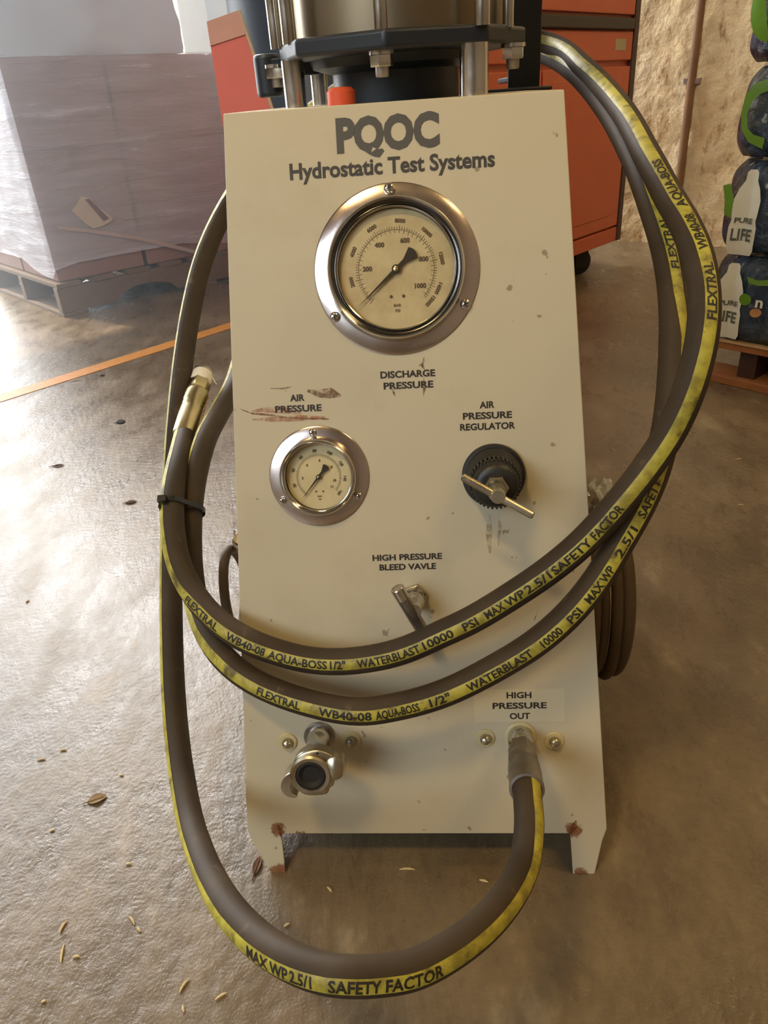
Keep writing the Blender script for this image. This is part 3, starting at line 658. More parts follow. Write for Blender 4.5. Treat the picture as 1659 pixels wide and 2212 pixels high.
for s, a, b in [('FLEXTRAL', (553, 1500), (655, 1540)), ('WB40-08', (690, 1547), (808, 1556)), ('AQUA-BOSS', (816, 1556), (925, 1540)), ('1/2"', (932, 1538), (985, 1518)), ('WATERBLAST', (1022, 1505), (1172, 1415)), ('10000', (1182, 1408), (1232, 1362)),
                ('PSI', (1238, 1355), (1268, 1320)), ('MAX', (1275, 1312), (1310, 1270)), ('WP', (1316, 1262), (1340, 1228)), ('2.5/1', (1347, 1215), (1385, 1150)), ('SAFETY', (1390, 1140), (1440, 1050))]: hose_word(s, a, b, iR1, iF2b)
flush()
for s, a, b in [('MAX', (562, 2050), (598, 2080)), ('WP', (606, 2086), (636, 2106)), ('2.5/1', (645, 2112), (700, 2132)), ('SAFETY', (708, 2137), (815, 2140)), ('FACTOR', (828, 2138), (940, 2100))]: hose_word(s, a, b, 0, iA1, .0066)
flush()
for s, a, b in [('FLEXTRAL', (1530, 700), (1538, 580)), ('WB40-08', (1534, 568), (1505, 478)), ('AQUA-BOSS', (1500, 468), (1420, 372))]: hose_word(s, a, b, iR2, NH)
flush()
for s, a, b in [('FLEXTRAL', (1465, 595), (1442, 480)), ('WB40-08', (1436, 440), (1408, 372)), ('AQUA-BOSS', (1404, 360), (1350, 280))]: hose_word(s, a, b, iR1, iF2b)
flush()
# swaged end on the outlet
m = MB(); a0 = .020
m.lathe([(.0098, a0), (.0118, a0+.001), (.0118, a0+.014), (.0108, a0+.0155)], Mh, 6, ang0=.2); ob('swivel_nut', m, M_DULL, hose)
m = MB(); m.lathe([(.0100, a0+.014), (.0122, a0+.018), (.0124, a0+.026), (.0114, a0+.028), (.0114, a0+.031), (.0132, a0+.034), (.0136, a0+.050), (.0130, a0+.053), (.0138, LH-.003), (.0138, LH+.001), (.0116, LH+.0015), (.0114, LH-.006)], Mh, 40, True, False); ob('ferrule', m, M_DULL, hose)
# free end with thread tape
ft = HT[-1]; ftop = at(440, 800, .822); axf = (ftop-HP[-1]); Lf = axf.length; Mf = frame(HP[-1], axf, (1, 0, 0))
m = MB(); m.lathe([(.0114, -.004), (.0126, -.0035), (.0130, .0), (.0130, Lf*.34), (.0124, Lf*.36), (.0130, Lf*.39), (.0124, Lf*.42), (.0130, Lf*.45), (.0129, Lf*.60), (.0120, Lf*.64), (.0102, Lf*.66)], Mf, 40, False, True); ob('ferrule', m, M_BRASS, hose, label='brass coloured ferrule of the free hose end')
m = MB(); m.lathe([(.0112, Lf*.65), (.0118, Lf*.66), (.0118, Lf*.80), (.0112, Lf*.81)], Mf, 6, ang0=.5); ob('hex_nut', m, M_BRASS, hose)
m = MB(); m.lathe([(.0100, Lf*.80), (.0110, Lf*.82), (.0112, Lf*.93), (.0106, Lf*.95)], Mf, 32); ob('thread_tape', m, M_TAPE, hose)
m = MB(); m.lathe([(.0104, Lf*.94), (.0104, Lf*.985), (.0080, Lf*1.0), (.0070, Lf*1.0), (.0068, Lf*.92)], Mf, 32, False, False); ob('threaded_tip', m, M_DULL, hose)
m = MB(); c0 = Mf @ V((.0108, 0, Lf*.86))
m.tube([c0, c0+V((.003, -.001, .001)), c0+V((.0045, -.002, -.004)), c0+V((.006, -.001, -.006))], .0006, 6); ob('tape_tail', m, M_TAPE, hose)
# cable tie round the strands
iT = nearest((372, 1085), iR2, NH); jT = nearest((415, 1083), iR1, iF2b); a_, b_ = HP[iT], HP[jT]
dx = (b_-a_); dirx = dx.normalized(); tn = HT[iT]; ny = tn.cross(dirx).normalized(); dirx = ny.cross(tn).normalized(); sep = dx.dot(dirx)
ring = []
for i in range(16): q = math.pi/2+math.pi*i/15; ring.append(a_+dirx*(math.cos(q)*(RH+.0009))+ny*(math.sin(q)*(RH+.0009)))
for i in range(16): q = -math.pi/2+math.pi*i/15; ring.append(a_+dx-tn*dx.dot(tn)+dirx*(math.cos(q)*(RH+.0009))+ny*(math.sin(q)*(RH+.0009)))
m = MB(); vs = []; fs = []; N = len(ring)
cen = sum((V(p) for p in ring), V((0, 0, 0)))/N
for p in ring:
    o_ = (p-cen).normalized()*.0007
    vs += [p-tn*.0024-o_*.3, p+tn*.0024-o_*.3, p+tn*.0024+o_, p-tn*.0024+o_]
for i in range(N):
    j = (i+1) % N
    for k in range(4): fs.append((i*4+k, i*4+(k+1) % 4, j*4+(k+1) % 4, j*4+k))
m.add(vs, fs)
tie = ob('cable_tie', m, M_NYLON, label='black nylon cable tie strapping two hose strands together at the left', cat='cable tie', smooth=None)
hp = at(350, 1078, .685); m = MB(); m.box((-.004, -.003, -.0035), (.004, .003, .0035), frame(hp, tn, (1, 0, 0))); ob('lock_head', m, M_NYLON, tie, bevel=.0006)
m = MB(); m.tube([hp, hp+V((-.003, 0, -.004)), hp+V((-.0042, .001, -.012)), hp+V((-.0038, .002, -.019))], .0011, 6); ob('tail', m, M_NYLON, tie)

# ------------------------------------------------------------------ thin hose coil at the right side, stub at left
M_AIRH = flat('brown_rubber_air_hose', rgb(84, 66, 46), .55, var=.15, scale=20)
def coil(cx, cy, cz, ry, rz, turns, dx, r, name, label, ph=0.):
    P = []
    N = 36*turns
    for i in range(N+1):
        q = 2*math.pi*i/36+ph; k = 1+.06*math.sin(q*.37+turns)
        P.append(V((cx+dx*i/36, cy, cz))+V((0.012*math.sin(q*.5), ry*k*math.cos(q), rz*k*math.sin(q))))
    m = MB(); m.tube(P, r, 12); root = root_of(name, (cx, cy, 0), label, 'hose')
    ob('hose_loops', m, M_AIRH, root, smooth=80); return root, P
rt, P = coil(.196, .645, .150, .060, .098, 4, .0125, .0066, 'coiled_air_hose', 'coil of thin dark brown hose hanging beside the cabinet right side', .6)
m = MB(); c0 = P[-1]; tdir = (P[-1]-P[-2]).normalized(); m.lathe([(.0082, -.004), (.0082, .012), (.006, .013), (.006, .02)], frame(c0, tdir), 20); ob('hose_end', m, M_DULL, rt)
rt, P = coil(-.1500, .640, .195, .030, .050, 2, -.003, .0050, 'coiled_air_hose', 'short loops of thin dark hose showing past the cabinet left edge', 1.)
m = MB(); c0 = P[-1]; tdir = (P[-1]-P[-2]).normalized(); m.lathe([(.0082, -.004), (.0082, .012), (.006, .013), (.006, .02)], frame(c0, tdir), 20); ob('hose_end', m, M_DULL, rt)
# crumpled plastic
def crumple(c, r, seed, mat, name, label, cat, sq=(1, 1, 1)):
    bm = bmesh.new(); bmesh.ops.create_icosphere(bm, subdivisions=4, radius=1)
    for v in bm.verts:
        n_ = v.co.normalized(); k = 1+.45*noise.noise(n_*2.1+V((seed, 0, 0)))+.22*abs(noise.noise(n_*5+V((0, seed, 0))))-.2*abs(noise.noise(n_*9+V((0, seed, 1))))
        v.co = V((n_.x*sq[0], n_.y*sq[1], n_.z*sq[2]))*k*r
    m = MB(); bm.verts.index_update(); m.add([v.co+V(c) for v in bm.verts], [[x.index for x in f.verts] for f in bm.faces]); bm.free()
    return ob(name, m, mat, label=label, cat=cat, smooth=25)
tp = NT('crumpled_film'); tp.set(color=rgb(190, 190, 190), rough=.25, spec=.6)
crumple(at(1292, 1082, .86), .022, 3.1, tp.m, 'crumpled_plastic', 'small crumpled grey white plastic film tucked beside the cabinet right side', 'plastic film', (1, 1, 1.1))

# ------------------------------------------------------------------ boxes on the pallet
PA = rad(40); ea = V((math.cos(PA), math.sin(PA), 0)); eb = V((-math.sin(PA), math.cos(PA), 0)); P0 = fl(139, 686)
MPal = Matrix(((ea.x, eb.x, 0, P0.x), (ea.y, eb.y, 0, P0.y), (0, 0, 1, 0), (0, 0, 0, 1)))
def m_wood(name, c0, c1):
    t = NT(name); co = t.mapr(t.coord(), (3, 14, 14), (0, 0, -PA)); c = t.mix(t.noise(5, 6, .6, vec=co), c0, c1)
    t.set(color=c, rough=.75); t.bump(t.noise(40, 5, vec=co), .3, .002); return t.m
M_PWOOD = m_wood('weathered_pallet_wood', rgb(98, 80, 66), rgb(136, 114, 96))
pal = root_of('pallet', P0+ea*.6+eb*.5, 'weathered wooden pallet under the wrapped boxes', 'pallet')
PH = .118
def stringer(y0):
    n = 14; prof = [(0, .016), (0, PH-.018), (1.2, PH-.018), (1.2, .016)]
    pts_ = [(0, PH-.016), (0, .014)]
    for c in (.34, .86):
        pts_ += [(c-.13, .014)]+[(c-.13+.26*i/10, .014+.045*math.sin(math.pi*i/10)**.5) for i in range(1, 10)]+[(c+.13, .014)]
    pts_ += [(1.2, .014), (1.2, PH-.016)]
    Ms = MPal @ Matrix(((1, 0, 0, 0), (0, 0, -1, y0), (0, 1, 0, 0), (0, 0, 0, 1)))
    m = MB(); m.prism(pts_, -.038, 0, Ms); return m
for y0 in (.0, .38, .76): ob('stringer', stringer(y0), M_PWOOD, pal, bevel=.002, smooth=None)
for i in range(9):
    x = i*.1375; jx = rnd.uniform(-.004, .004); m = MB(); m.box((x+jx, -.005+rnd.uniform(-.004, .004), PH-.0155), (x+jx+.092, .805, PH), MPal); ob('top_board', m, M_PWOOD, pal, bevel=.002, smooth=None)
for x in (0, .55, 1.10):
    m = MB(); m.box((x, -.004, 0), (x+.095, .80, .0135), MPal); ob('bottom_board', m, M_PWOOD, pal, bevel=.002, smooth=None)
def m_card(c0, c1):
    t = NT('cardboard'); co = t.coord(); c = t.mix(t.noise(6, 5, vec=co), c0, c1); t.set(color=c, rough=.7); t.bump(t.noise(30, 4, vec=t.mapr(co, (1, 1, .2))), .2, .003); return t.m
M_CARD = m_card(rgb(142, 112, 106), rgb(158, 126, 118))
M_FLUTE = flat('cardboard_flap_edge', rgb(206, 176, 128), .8)
M_SEAL = flat('brown_parcel_tape', rgb(140, 100, 74), .3)
def carton(x0, y0, z0, sx, sy, sz, label):
    c = P0+ea*(x0+sx/2)+eb*(y0+sy/2)+V((0, 0, z0))
    r = root_of('cardboard_box', c, label, 'box', 'wrapped cartons on the pallet')
    m = MB(); g = .003; m.box((x0+g, y0+g, z0), (x0+sx-g, y0+sy-g, z0+sz-.002), MPal); ob('carton_body', m, M_CARD, r, bevel=.006, seg=3, smooth=None)
    m = MB(); m.box((x0+g-.0006, y0+g-.0006, z0+sz-.06), (x0+g+.05, y0+sy*.5, z0+sz-.001), MPal)
    m = MB(); m.box((x0+sx*.5-.025, y0+g-.0008, z0+sz-.07), (x0+sx*.5+.025, y0+sy-g+.0008, z0+sz-.0012), MPal); ob('parcel_tape', m, M_SEAL, r, smooth=None)
    m = MB(); m.box((x0+g+.004, y0+sy*.5-.001, z0+sz-.0022), (x0+sx-g-.004, y0+sy*.5+.001, z0+sz-.001), MPal); ob('flap_seam', m, M_FLUTE, r, smooth=None)
    return r
B0 = .02
cols = [(0.02, .345, 'left front'), (.375, .40, 'middle front'), (.785, .38, 'right front')]
for (x, sx, nm) in cols:
    carton(x, B0, PH, sx, .37, .43, 'large brown carton in the bottom layer, '+{'left front': 'at the left corner with a torn white label', 'middle front': 'right of the one with the torn label', 'right front': 'mostly behind the test cabinet'}[nm])
    carton(x, B0, PH+.43, sx, .37, .27, 'brown carton in the second layer, '+{'left front': 'above the torn white label', 'middle front': 'just left of the red steel panel', 'right front': 'behind the red steel panel'}[nm])
carton(.02, B0+.375, PH, .345, .37, .43, 'brown carton at the back of the bottom layer, sunlit left side')
carton(.02, B0+.375, PH+.43, .345, .37, .27, 'brown carton at the back of the second layer, sunlit left side')
M_BLUEBOX = m_card(rgb(196, 216, 240), rgb(214, 228, 246))  # bundle's pale blue brightened to carry scattered daylight in its colour
bb = root_of('pale_blue_carton', P0+ea*.3+eb*.3+V((0, 0, PH+.70)), 'pale blue grey wrapped bundle on top of the brown cartons', 'box')
def soft(x0, y0, z0, sx, sy, sz, amp=.006):
    bm = bmesh.new(); bmesh.ops.create_cube(bm, size=1); bmesh.ops.subdivide_edges(bm, edges=bm.edges[:], cuts=20, use_grid_fill=True)
    m = MB(); vs = []
    for v in bm.verts:
        p = V((x0+sx*(v.co.x+.5), y0+sy*(v.co.y+.5), z0+sz*(v.co.z+.5))); d = V((v.co.x, v.co.y, 0)).normalized() if v.co.z > -.49 else V((0, 0, 0))
        p += d*amp*(noise.noise(p*V((7, 7, 7)).x)+.6*noise.noise(p*19)); vs.append(p)
    bm.verts.index_update(); m.add(vs, [[q.index for q in f.verts] for f in bm.faces], MPal); bm.free(); return m
ob('bundle', soft(.03, .04, PH+.702, .66, .66, .42, .012), M_BLUEBOX, bb, smooth=60)
# stretch wrap: thin translucent film round the two lower layers
tw = NT('stretch_film_with_glare'); tw.t.nodes.remove(tw.b); tr = tw.n('ShaderNodeBsdfTransparent')
pr = tw.n('ShaderNodeBsdfPrincipled'); pr.inputs['Base Color'].default_value = rgb(222, 230, 250); pr.inputs['Roughness'].default_value = .28  # milky pale blue of the film also carries veiling glare
mx = tw.n('ShaderNodeMixShader'); co = tw.mapr(tw.coord(), (.6, .6, 5), (rad(12), 0, 0)); nz = tw.noise(5, 7, .65, vec=co, dist=.4)
fac = tw.ramp(nz, [(.30, .40), (.60, .50), (.72, .80)]); tw.l(fac, mx.inputs[0]); tw.l(tr.outputs[0], mx.inputs[1]); tw.l(pr.outputs[0], mx.inputs[2]); tw.l(mx.outputs[0], tw.o.inputs[0])
bp = tw.n('ShaderNodeBump'); bp.inputs['Strength'].default_value = .9; bp.inputs['Distance'].default_value = .012; tw.l(nz, bp.inputs['Height']); tw.l(bp.outputs[0], pr.inputs['Normal'])
def film(x0, y0, x1, y1, z0, z1):
    m = MB(); per = [(x0, y0), (x1, y0), (x1, y1), (x0, y1)]; seg = []
    for k in range(4):
        a, b = V(per[k]+(0,)), V(per[(k+1) % 4]+(0,)); nn = 40
        for i in range(nn): seg.append((a.lerp(b, i/nn), V(((b-a).y, -(b-a).x, 0)).normalized()))
    nz_ = 46; vs = []
    for j in range(nz_+1):
        for i, (p, n_) in enumerate(seg):
            z = z0+(z1-z0)*j/nz_+(.03*math.sin(i*.15) if j == 0 else 0)
            q = MPal @ V((p.x, p.y, z)); d = .004+.006*abs(noise.noise(V((q.x*4, q.y*4, q.z*22))))+.004*abs(noise.noise(q*11))
            vs.append(MPal @ (V((p.x, p.y, z))+n_*d))
    N = len(seg); fs = [(j*N+i, j*N+(i+1) % N, (j+1)*N+(i+1) % N, (j+1)*N+i) for j in range(nz_) for i in range(N)]
    return m.add(vs, fs)
wrap = root_of('stretch_wrap', P0+ea*.6+eb*.4+V((0, 0, PH)), 'wrinkled translucent stretch wrap around the two lower layers of cartons', 'stretch wrap')
ob('film', film(.016, B0-.004, 1.172, .772, PH+.045, PH+.702), tw.m, wrap, smooth=40)
M_LBL = flat('torn_paper_label', rgb(214, 206, 192), .7, var=.12, scale=40)
def mbox_face(pts_, th, y):     # polygon in the front face plane (x, z)
    m = MB(); Ms = MPal @ Matrix(((1, 0, 0, 0), (0, 0, -1, y), (0, 1, 0, 0), (0, 0, 0, 1))); m.prism(pts_, 0, th, Ms); return m
def facexz(px, py, y):
    d = ray(px, py); o = P0+eb*y; s = (o-CAM).dot(eb)/d.dot(eb); X = CAM+d*s-P0; return (X.dot(ea), X.z)
yl = B0-.012
lp = [facexz(x, y, yl) for x, y in ((153, 455), (162, 447), (174, 424), (196, 427), (205, 440), (243, 470), (240, 478), (222, 488), (202, 494), (186, 484))]
lb = ob('torn_label', mbox_face(lp, .0015, yl), M_LBL, wrap, smooth=None, label='torn white paper label')
lp = [facexz(x, y, yl-.002) for x, y in ((184, 431), (193, 429), (236, 472), (224, 478))]
ob('printed_band', mbox_face(lp, .0006, yl-.0016), flat('label_band', rgb(132, 110, 112), .6), lb, smooth=None)
M_STRAP = flat('white_poly_strap', rgb(196, 184, 184), .5, var=.1)
sp = [facexz(x, y, yl) for x, y in ((124, 487), (200, 496), (300, 510), (425, 541), (425, 549), (300, 519), (200, 504), (124, 495))]
ob('diagonal_band', mbox_face(sp, .001, yl), M_STRAP, wrap, smooth=None)

# bundle of wire at the far left
M_WIRE = flat('dark_twisted_wire', rgb(62, 56, 60), .6)
wl = root_of('wire_bundle', fl(4, 560), 'tangle of dark wire on the floor at the far left edge', 'wire')
for i in range(9):
    P = []; c = fl(-14, 556)+V((0, 0, .03))
    for k in range(26):
        q = k*.5+i; P.append(c+V((.10*math.cos(q*1.1+i)+rnd.uniform(-.01, .01), .10*math.sin(q)+rnd.uniform(-.01, .01), .05+.055*math.sin(q*.7+i*2))))
    m = MB(); m.tube([p for p in P], .0045, 6); ob('wire_strand', m, M_WIRE, wl)

# added haze volume standing in for lens veiling glare over the boxes
hz_ = bpy.data.materials.new('added_glare_haze'); hz_.use_nodes = True; nt_ = hz_.node_tree; nt_.nodes.remove(nt_.nodes['Principled BSDF'])
vs_ = nt_.nodes.new('ShaderNodeVolumeScatter'); vs_.inputs['Color'].default_value = (.80, .90, 1, 1); vs_.inputs['Density'].default_value = .26; vs_.inputs['Anisotropy'].default_value = .0
nt_.links.new(vs_.outputs[0], nt_.nodes['Material Output'].inputs['Volume'])
m = MB(); m.box((.2, 1.80, .01), (3.2, 4.95, 4.0), MR); ob('haze', m, hz_, label='added pale blue haze standing in for lens glare around the wrapped boxes at the upper left', cat='haze', kind='stuff', smooth=None)

# post behind
M_POST = flat('cream_painted_post', rgb(214, 204, 180), .7)
pb0 = V((-1.27, 4.9, 0)); d = ray(398, 55); s = 5.2/d.y; X = CAM+d*s
m = MB(); m.box((-.10, -.10, 0), (.10, .10, 4.39), T(X.x, X.y, 0) @ RZ(ANG)); m.box((-.15, -.15, 0), (.15, .15, .01), T(X.x, X.y, 0) @ RZ(ANG))
ob('trim_2', m, M_POST, kind='structure', bevel=.004, smooth=None)

# ------------------------------------------------------------------ red steel panel and drum behind
M_RED = flat('glare_paled_red_paint', rgb(224, 116, 104), .55, var=.08, scale=12); M_REDT = flat('bare_edge', rgb(200, 180, 150), .5)  # red lightened so the paint colour carries the glare
y_r = 1.30
def at_y(px, py, y): d = ray(px, py); s = y/d.y; return CAM+d*s
q = [at_y(447, 47, y_r), at_y(516, 22, y_r), at_y(592, 246, y_r), at_y(480, 262, y_r)]
xl = q[0].x+ (q[3].x-q[0].x)*(q[0].z)/(q[0].z-q[3].z); xr = q[1].x+(q[2].x-q[1].x)*(q[1].z)/(q[1].z-q[2].z)
rp = root_of('red_steel_stand', V(((xl+xr)/2, y_r+.15, 0)), 'glare-paled red tapered sheet steel stand behind the test cabinet top left corner', 'stand')
def sheet(y):
    m = MB(); P = [V((xl, y, 0)), V((min(xr, xl+.42), y, 0)), V((q[2].x, y, q[2].z)), V((q[1].x, y, q[1].z)), V((q[0].x, y, q[0].z))]
    return P
def slab(P, th):
    m = MB(); n = len(P); m.add(P+[p+th for p in P], [tuple(range(n)), tuple(range(2*n-1, n-1, -1))]+[(i, n+i, n+(i+1) % n, (i+1) % n) for i in range(n)]); return m
P = sheet(y_r); ob('side_sheet', slab(P, V((0, .004, 0))), M_RED, rp, smooth=None)
m = MB(); m.tube([P[2], P[3]], .0025, 8); ob('edge_strip', m, M_REDT, rp)
m = MB(); m.box((.06, -.02, 0), (.30, .16, .012), T(xl, y_r+.02, 0)); ob('foot_plate', m, M_RED, rp, smooth=None)
tl, tr_ = P[4]-V((0, 0, .03)), P[3]-V((0, 0, .03))
m = slab([P[4]+V((.0, -.002, 0)), P[3]+V((0, -.002, 0)), tr_+V((.005, -.002, 0)), tl+V((0, -.002, 0))], V((0, .002, 0))); ob('rim_strip', m, flat('pink_worn_rim', rgb(214, 160, 144), .5), rp, smooth=None)
# dark drum
dr = root_of('steel_drum', (-.060, 1.90, 0), 'dark blue steel drum standing behind the pump and red stand', 'drum')
M_DRUM = flat('dark_blue_drum_paint', rgb(36, 46, 60), .45, var=.1)
m = MB(); R_ = .20; m.lathe([(R_-.01, .0), (R_, .004), (R_, .012), (R_-.006, .018), (R_-.006, .28), (R_+.004, .295), (R_-.006, .31), (R_-.006, .57), (R_+.004, .585), (R_-.006, .60), (R_-.006, .86), (R_, .866), (R_, .876), (R_-.012, .878), (R_-.014, .862), (0, .862)], T(-.060, 1.90, 0), 72, True, False); ob('drum_body', m, M_DRUM, dr)
m = MB(); m.lathe([(.032, .862), (.032, .876), (.0, .877)], T(.03, 1.84, 0), 24, False, False); ob('bung_cap', m, M_BLACK, dr)

# ------------------------------------------------------------------ orange tool cabinet on casters
CR = fl(1336, 517, .10); TA = rad(47); ta = V((math.cos(TA), math.sin(TA), 0)); tb = V((-math.sin(TA), math.cos(TA), 0))
TW, TD = 1.05, .45
O3 = CR-ta*TW
MT = Matrix(((ta.x, tb.x, 0, O3.x), (ta.y, tb.y, 0, O3.y), (0, 0, 1, 0), (0, 0, 0, 1)))
tc = root_of('tool_cabinet', O3+ta*TW/2+tb*TD/2, 'orange steel tool cabinet with drawers on black casters against the rough wall', 'tool cabinet')
M_OR = flat('orange_cabinet_paint', rgb(202, 96, 58), .45, var=.10, scale=14); M_ORD = flat('dark_drawer_channel', rgb(54, 44, 38), .5); M_ORT = flat('dark_brown_trim', rgb(72, 46, 38), .5)
m = MB(); m.box((0, .012, .10), (TW, TD, 1.06), MT); ob('carcass', m, M_OR, tc, bevel=.004, smooth=None)
m = MB(); m.box((-.004, -.004, 1.06), (TW+.004, TD+.004, 1.09), MT); ob('top', m, M_ORT, tc, bevel=.004, smooth=None)
m = MB(); m.box((TW-.028, -.006, .10), (TW+.004, .012, 1.06), MT); ob('corner_trim', m, M_ORT, tc, bevel=.002, smooth=None)
m = MB(); m.box((0, -.002, .10), (TW-.028, .012, .150), MT); ob('bottom_rail', m, M_OR, tc, bevel=.003, smooth=None)
def drawer(name, x0, x1, z0, z1):
    m = MB(); m.box((x0, -.004, z0), (x1, .014, z1), MT); return ob(name, m, M_OR, tc, bevel=.003, smooth=None)
for x0, x1 in ((.012, .43), (.442, TW-.034)):
    dq = drawer('door', x0, x1, .158, .672); m = MB(); m.box((x0+.05, -.0065, .20), (x1-.06, -.003, .64), MT); ob('raised_panel', m, M_OR, dq, bevel=.002, smooth=None)
for z0, z1 in ((.690, .772), (.818, .905), (.952, 1.045)):
    dq = drawer('drawer', .012, TW-.034, z0, z1)
    m = MB(); m.box((.03, -.016, z1+.004), (TW-.05, .012, z1+.036), MT); ob('handle_channel', m, M_ORD, dq, bevel=.004, smooth=None)
dq = drawer('drawer', .012, TW-.034, .906, .95)
a = at_y(1345, 20, 1); 
dd_ = ray(1346, 20); s = (O3-CAM).dot(tb)/dd_.dot(tb); X = CAM+dd_*s-O3; m = MB(); m.box((X.dot(ta)-.045, -.0055, X.z-.014), (X.dot(ta)+.03, -.0035, X.z+.018), MT); ob('paper_tag', m, flat('worn_tag', rgb(190, 176, 140), .6, var=.2, scale=90), tc, smooth=None)
M_TYRE = flat('caster_tyre', rgb(34, 27, 22), .6)
for x in (.14, TW-.18):
    for y in (.07, TD-.08):
        c = MT @ V((x, y, 0)); Mw = frame((c.x, c.y, .046), ta*.5+tb*.8)
        m = MB(); m.box((-.04, -.035, .092), (.04, .035, .101), T(c.x, c.y, 0) @ RZ(TA)); cs = ob('caster', m, M_ORD, tc, smooth=None)
        m = MB(); m.lathe([(.038, -.018), (.045, -.014), (.046, 0), (.045, .014), (.038, .018)], Mw, 40); ob('wheel', m, M_TYRE, cs)
        m = MB(); m.box((-.020, -.026, -.01), (.046, -.022, .05), Mw); m = MB()
        for s_ in (-1, 1):
            Mq = frame((c.x, c.y, 0), (0, 0, 1), Mw.col[2].to_3d()); m.box((s_*.024-.002, -.026, .028), (s_*.024+.002, .026, .094), Mq)
        ob('fork', m, M_BLACK, cs, smooth=None)

# wall conduit
M_PIPE = flat('rust_stained_conduit', rgb(146, 104, 64), .6, var=.3, scale=9)
dq = ray(1508, 60); s = (3.36-.035-CAM.dot(E1))/dq.dot(E1); X = CAM+dq*s
m = MB(); m.tube([V((X.x, X.y, .0)), V((X.x, X.y, 1.6)), V((X.x, X.y, 4.3))], .016, 16)
pp = root_of('wall_conduit', (X.x, X.y, 0), 'rusty vertical conduit on the rough cream wall', 'pipe'); ob('pipe', m, M_PIPE, pp)
for z in (.6, 1.15):
    m = MB(); m.box((-.004, -.03, z), (.03, .03, z+.02), T(X.x, X.y, 0) @ RZ(ANG)); ob('clamp', m, M_DULL, pp, smooth=None)

# ------------------------------------------------------------------ bottled water packs on a wooden pallet
Cw = fl(1492, 814); wa = V((.62, -.785, 0)).normalized(); wbv = V((-wa.y, wa.x, 0))   # depth direction (away)
MW = Matrix(((wa.x, wbv.x, 0, Cw.x), (wa.y, wbv.y, 0, Cw.y), (0, 0, 1, 0), (0, 0, 0, 1)))
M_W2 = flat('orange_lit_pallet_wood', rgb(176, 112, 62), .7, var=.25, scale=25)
wp = root_of('pallet', Cw+wa*.5+wbv*.4, 'low wooden pallet under the bottled water packs', 'pallet')
for y in (0, .34, .70):
    m = MB(); m.box((0, y, 0), (1.0, y+.09, .018), MW); ob('bottom_board', m, M_W2, wp, bevel=.002, smooth=None)
for x in (.10, .46, .87):
    m = MB(); m.box((x, .02, .018), (x+.04, .78, .082), MW); ob('stringer', m, M_ORT, wp, smooth=None)
for y in (0, .14, .28, .42, .56, .70):
    m = MB(); m.box((0, y, .082), (1.0, y+.095, .098), MW); ob('top_board', m, M_W2, wp, bevel=.002, smooth=None)
m = MB(); m.box((.005, -.004, .0985), (.99, .70, .1035), MW); ob('cardboard_tray', m, flat('tray_card', rgb(196, 160, 112), .7), label='flat cardboard sheet under the bottled water packs', cat='cardboard', smooth=None)
tpk = NT('printed_pack_film'); co = tpk.coord()
c = tpk.mix(tpk.ramp(tpk.noise(9, 4, .5, vec=co), [(.42, 0), (.56, 1)]), rgb(14, 42, 66), rgb(60, 66, 52))
c = tpk.mix(tpk.ramp(tpk.noise(34, 4, .6, vec=co), [(.66, 0), (.70, .8)]), c, rgb(170, 170, 150))
tpk.set(color=c, rough=.16, spec=.9); tpk.bump(tpk.noise(38, 6, .65, vec=co, dist=.8), 1.0, .014)
M_GRN = flat('green_print', rgb(104, 146, 36), .3, var=.15); M_WPR = flat('white_print', rgb(226, 222, 200), .3, var=.06, scale=60); M_PTXT = flat('grey_green_print', rgb(92, 98, 84), .4)
M_ORP = flat('orange_print', rgb(206, 150, 92), .4); M_CAPW = flat('bottle_cap_white', rgb(196, 206, 210), .35)
def pack_y(x, z, z0, h):   # front face bulge of the film over the bottles
    return -.010*abs(math.sin(math.pi*(x)/.067))*(.4+.6*math.sin(math.pi*min(1, max(0, (z-z0)/h)))**.5) - .004*noise.noise(V((x*20, z*20, 3)))
def pack_mb(x0, z0, h):
    W_, D_ = .40, .27; m = MB(); seg = []; nn = 48; rc = .035
    for i in range(nn+1): seg.append((x0+W_*i/nn, 0))
    side_ = [(x0+W_, D_*i/10) for i in range(1, 11)]; back = [(x0+W_-W_*i/10, D_) for i in range(1, 11)]; lft = [(x0, D_-D_*i/10) for i in range(1, 10)]
    per = seg+side_+back+lft; nz_ = 24; vs = []
    cx, cy = x0+W_/2, D_/2
    for j in range(nz_+1):
        f = j/nz_; z = z0+h*f; e = min(f, 1-f)*h
        ins = .014*(1-min(1, e/.035))**2+(.02*max(0, f-.55))
        for (x, y) in per:
            kx, ky = (x-cx)/(W_/2), (y-cy)/(D_/2); cr_ = .018*max(0, abs(kx)+abs(ky)-1.75)/.25
            X_ = cx+(x-cx)*(1-ins/(W_/2))-math.copysign(cr_, kx); Y_ = cy+(y-cy)*(1-ins/(D_/2))-math.copysign(cr_, ky)
            if y < 1e-6: Y_ += pack_y(x-x0, z, z0, h)*(1 if abs(kx) < .97 else .2)
            X_ += .004*noise.noise(V((x*15, y*15, z*22))); vs.append((X_, Y_, z))
    N = len(per); fs = [(j*N+i, j*N+(i+1) % N, (j+1)*N+(i+1) % N, (j+1)*N+i) for j in range(nz_) for i in range(N)]
    fs += [tuple(range(N-1, -1, -1)), tuple(range(nz_*N, (nz_+1)*N))]
    m.add(vs, fs, MW); return m
def wface(px, py):
    d = ray(px, py); s = (Cw-CAM).dot(wbv)/d.dot(wbv); X = CAM+d*s-Cw; return X.dot(wa), X.z
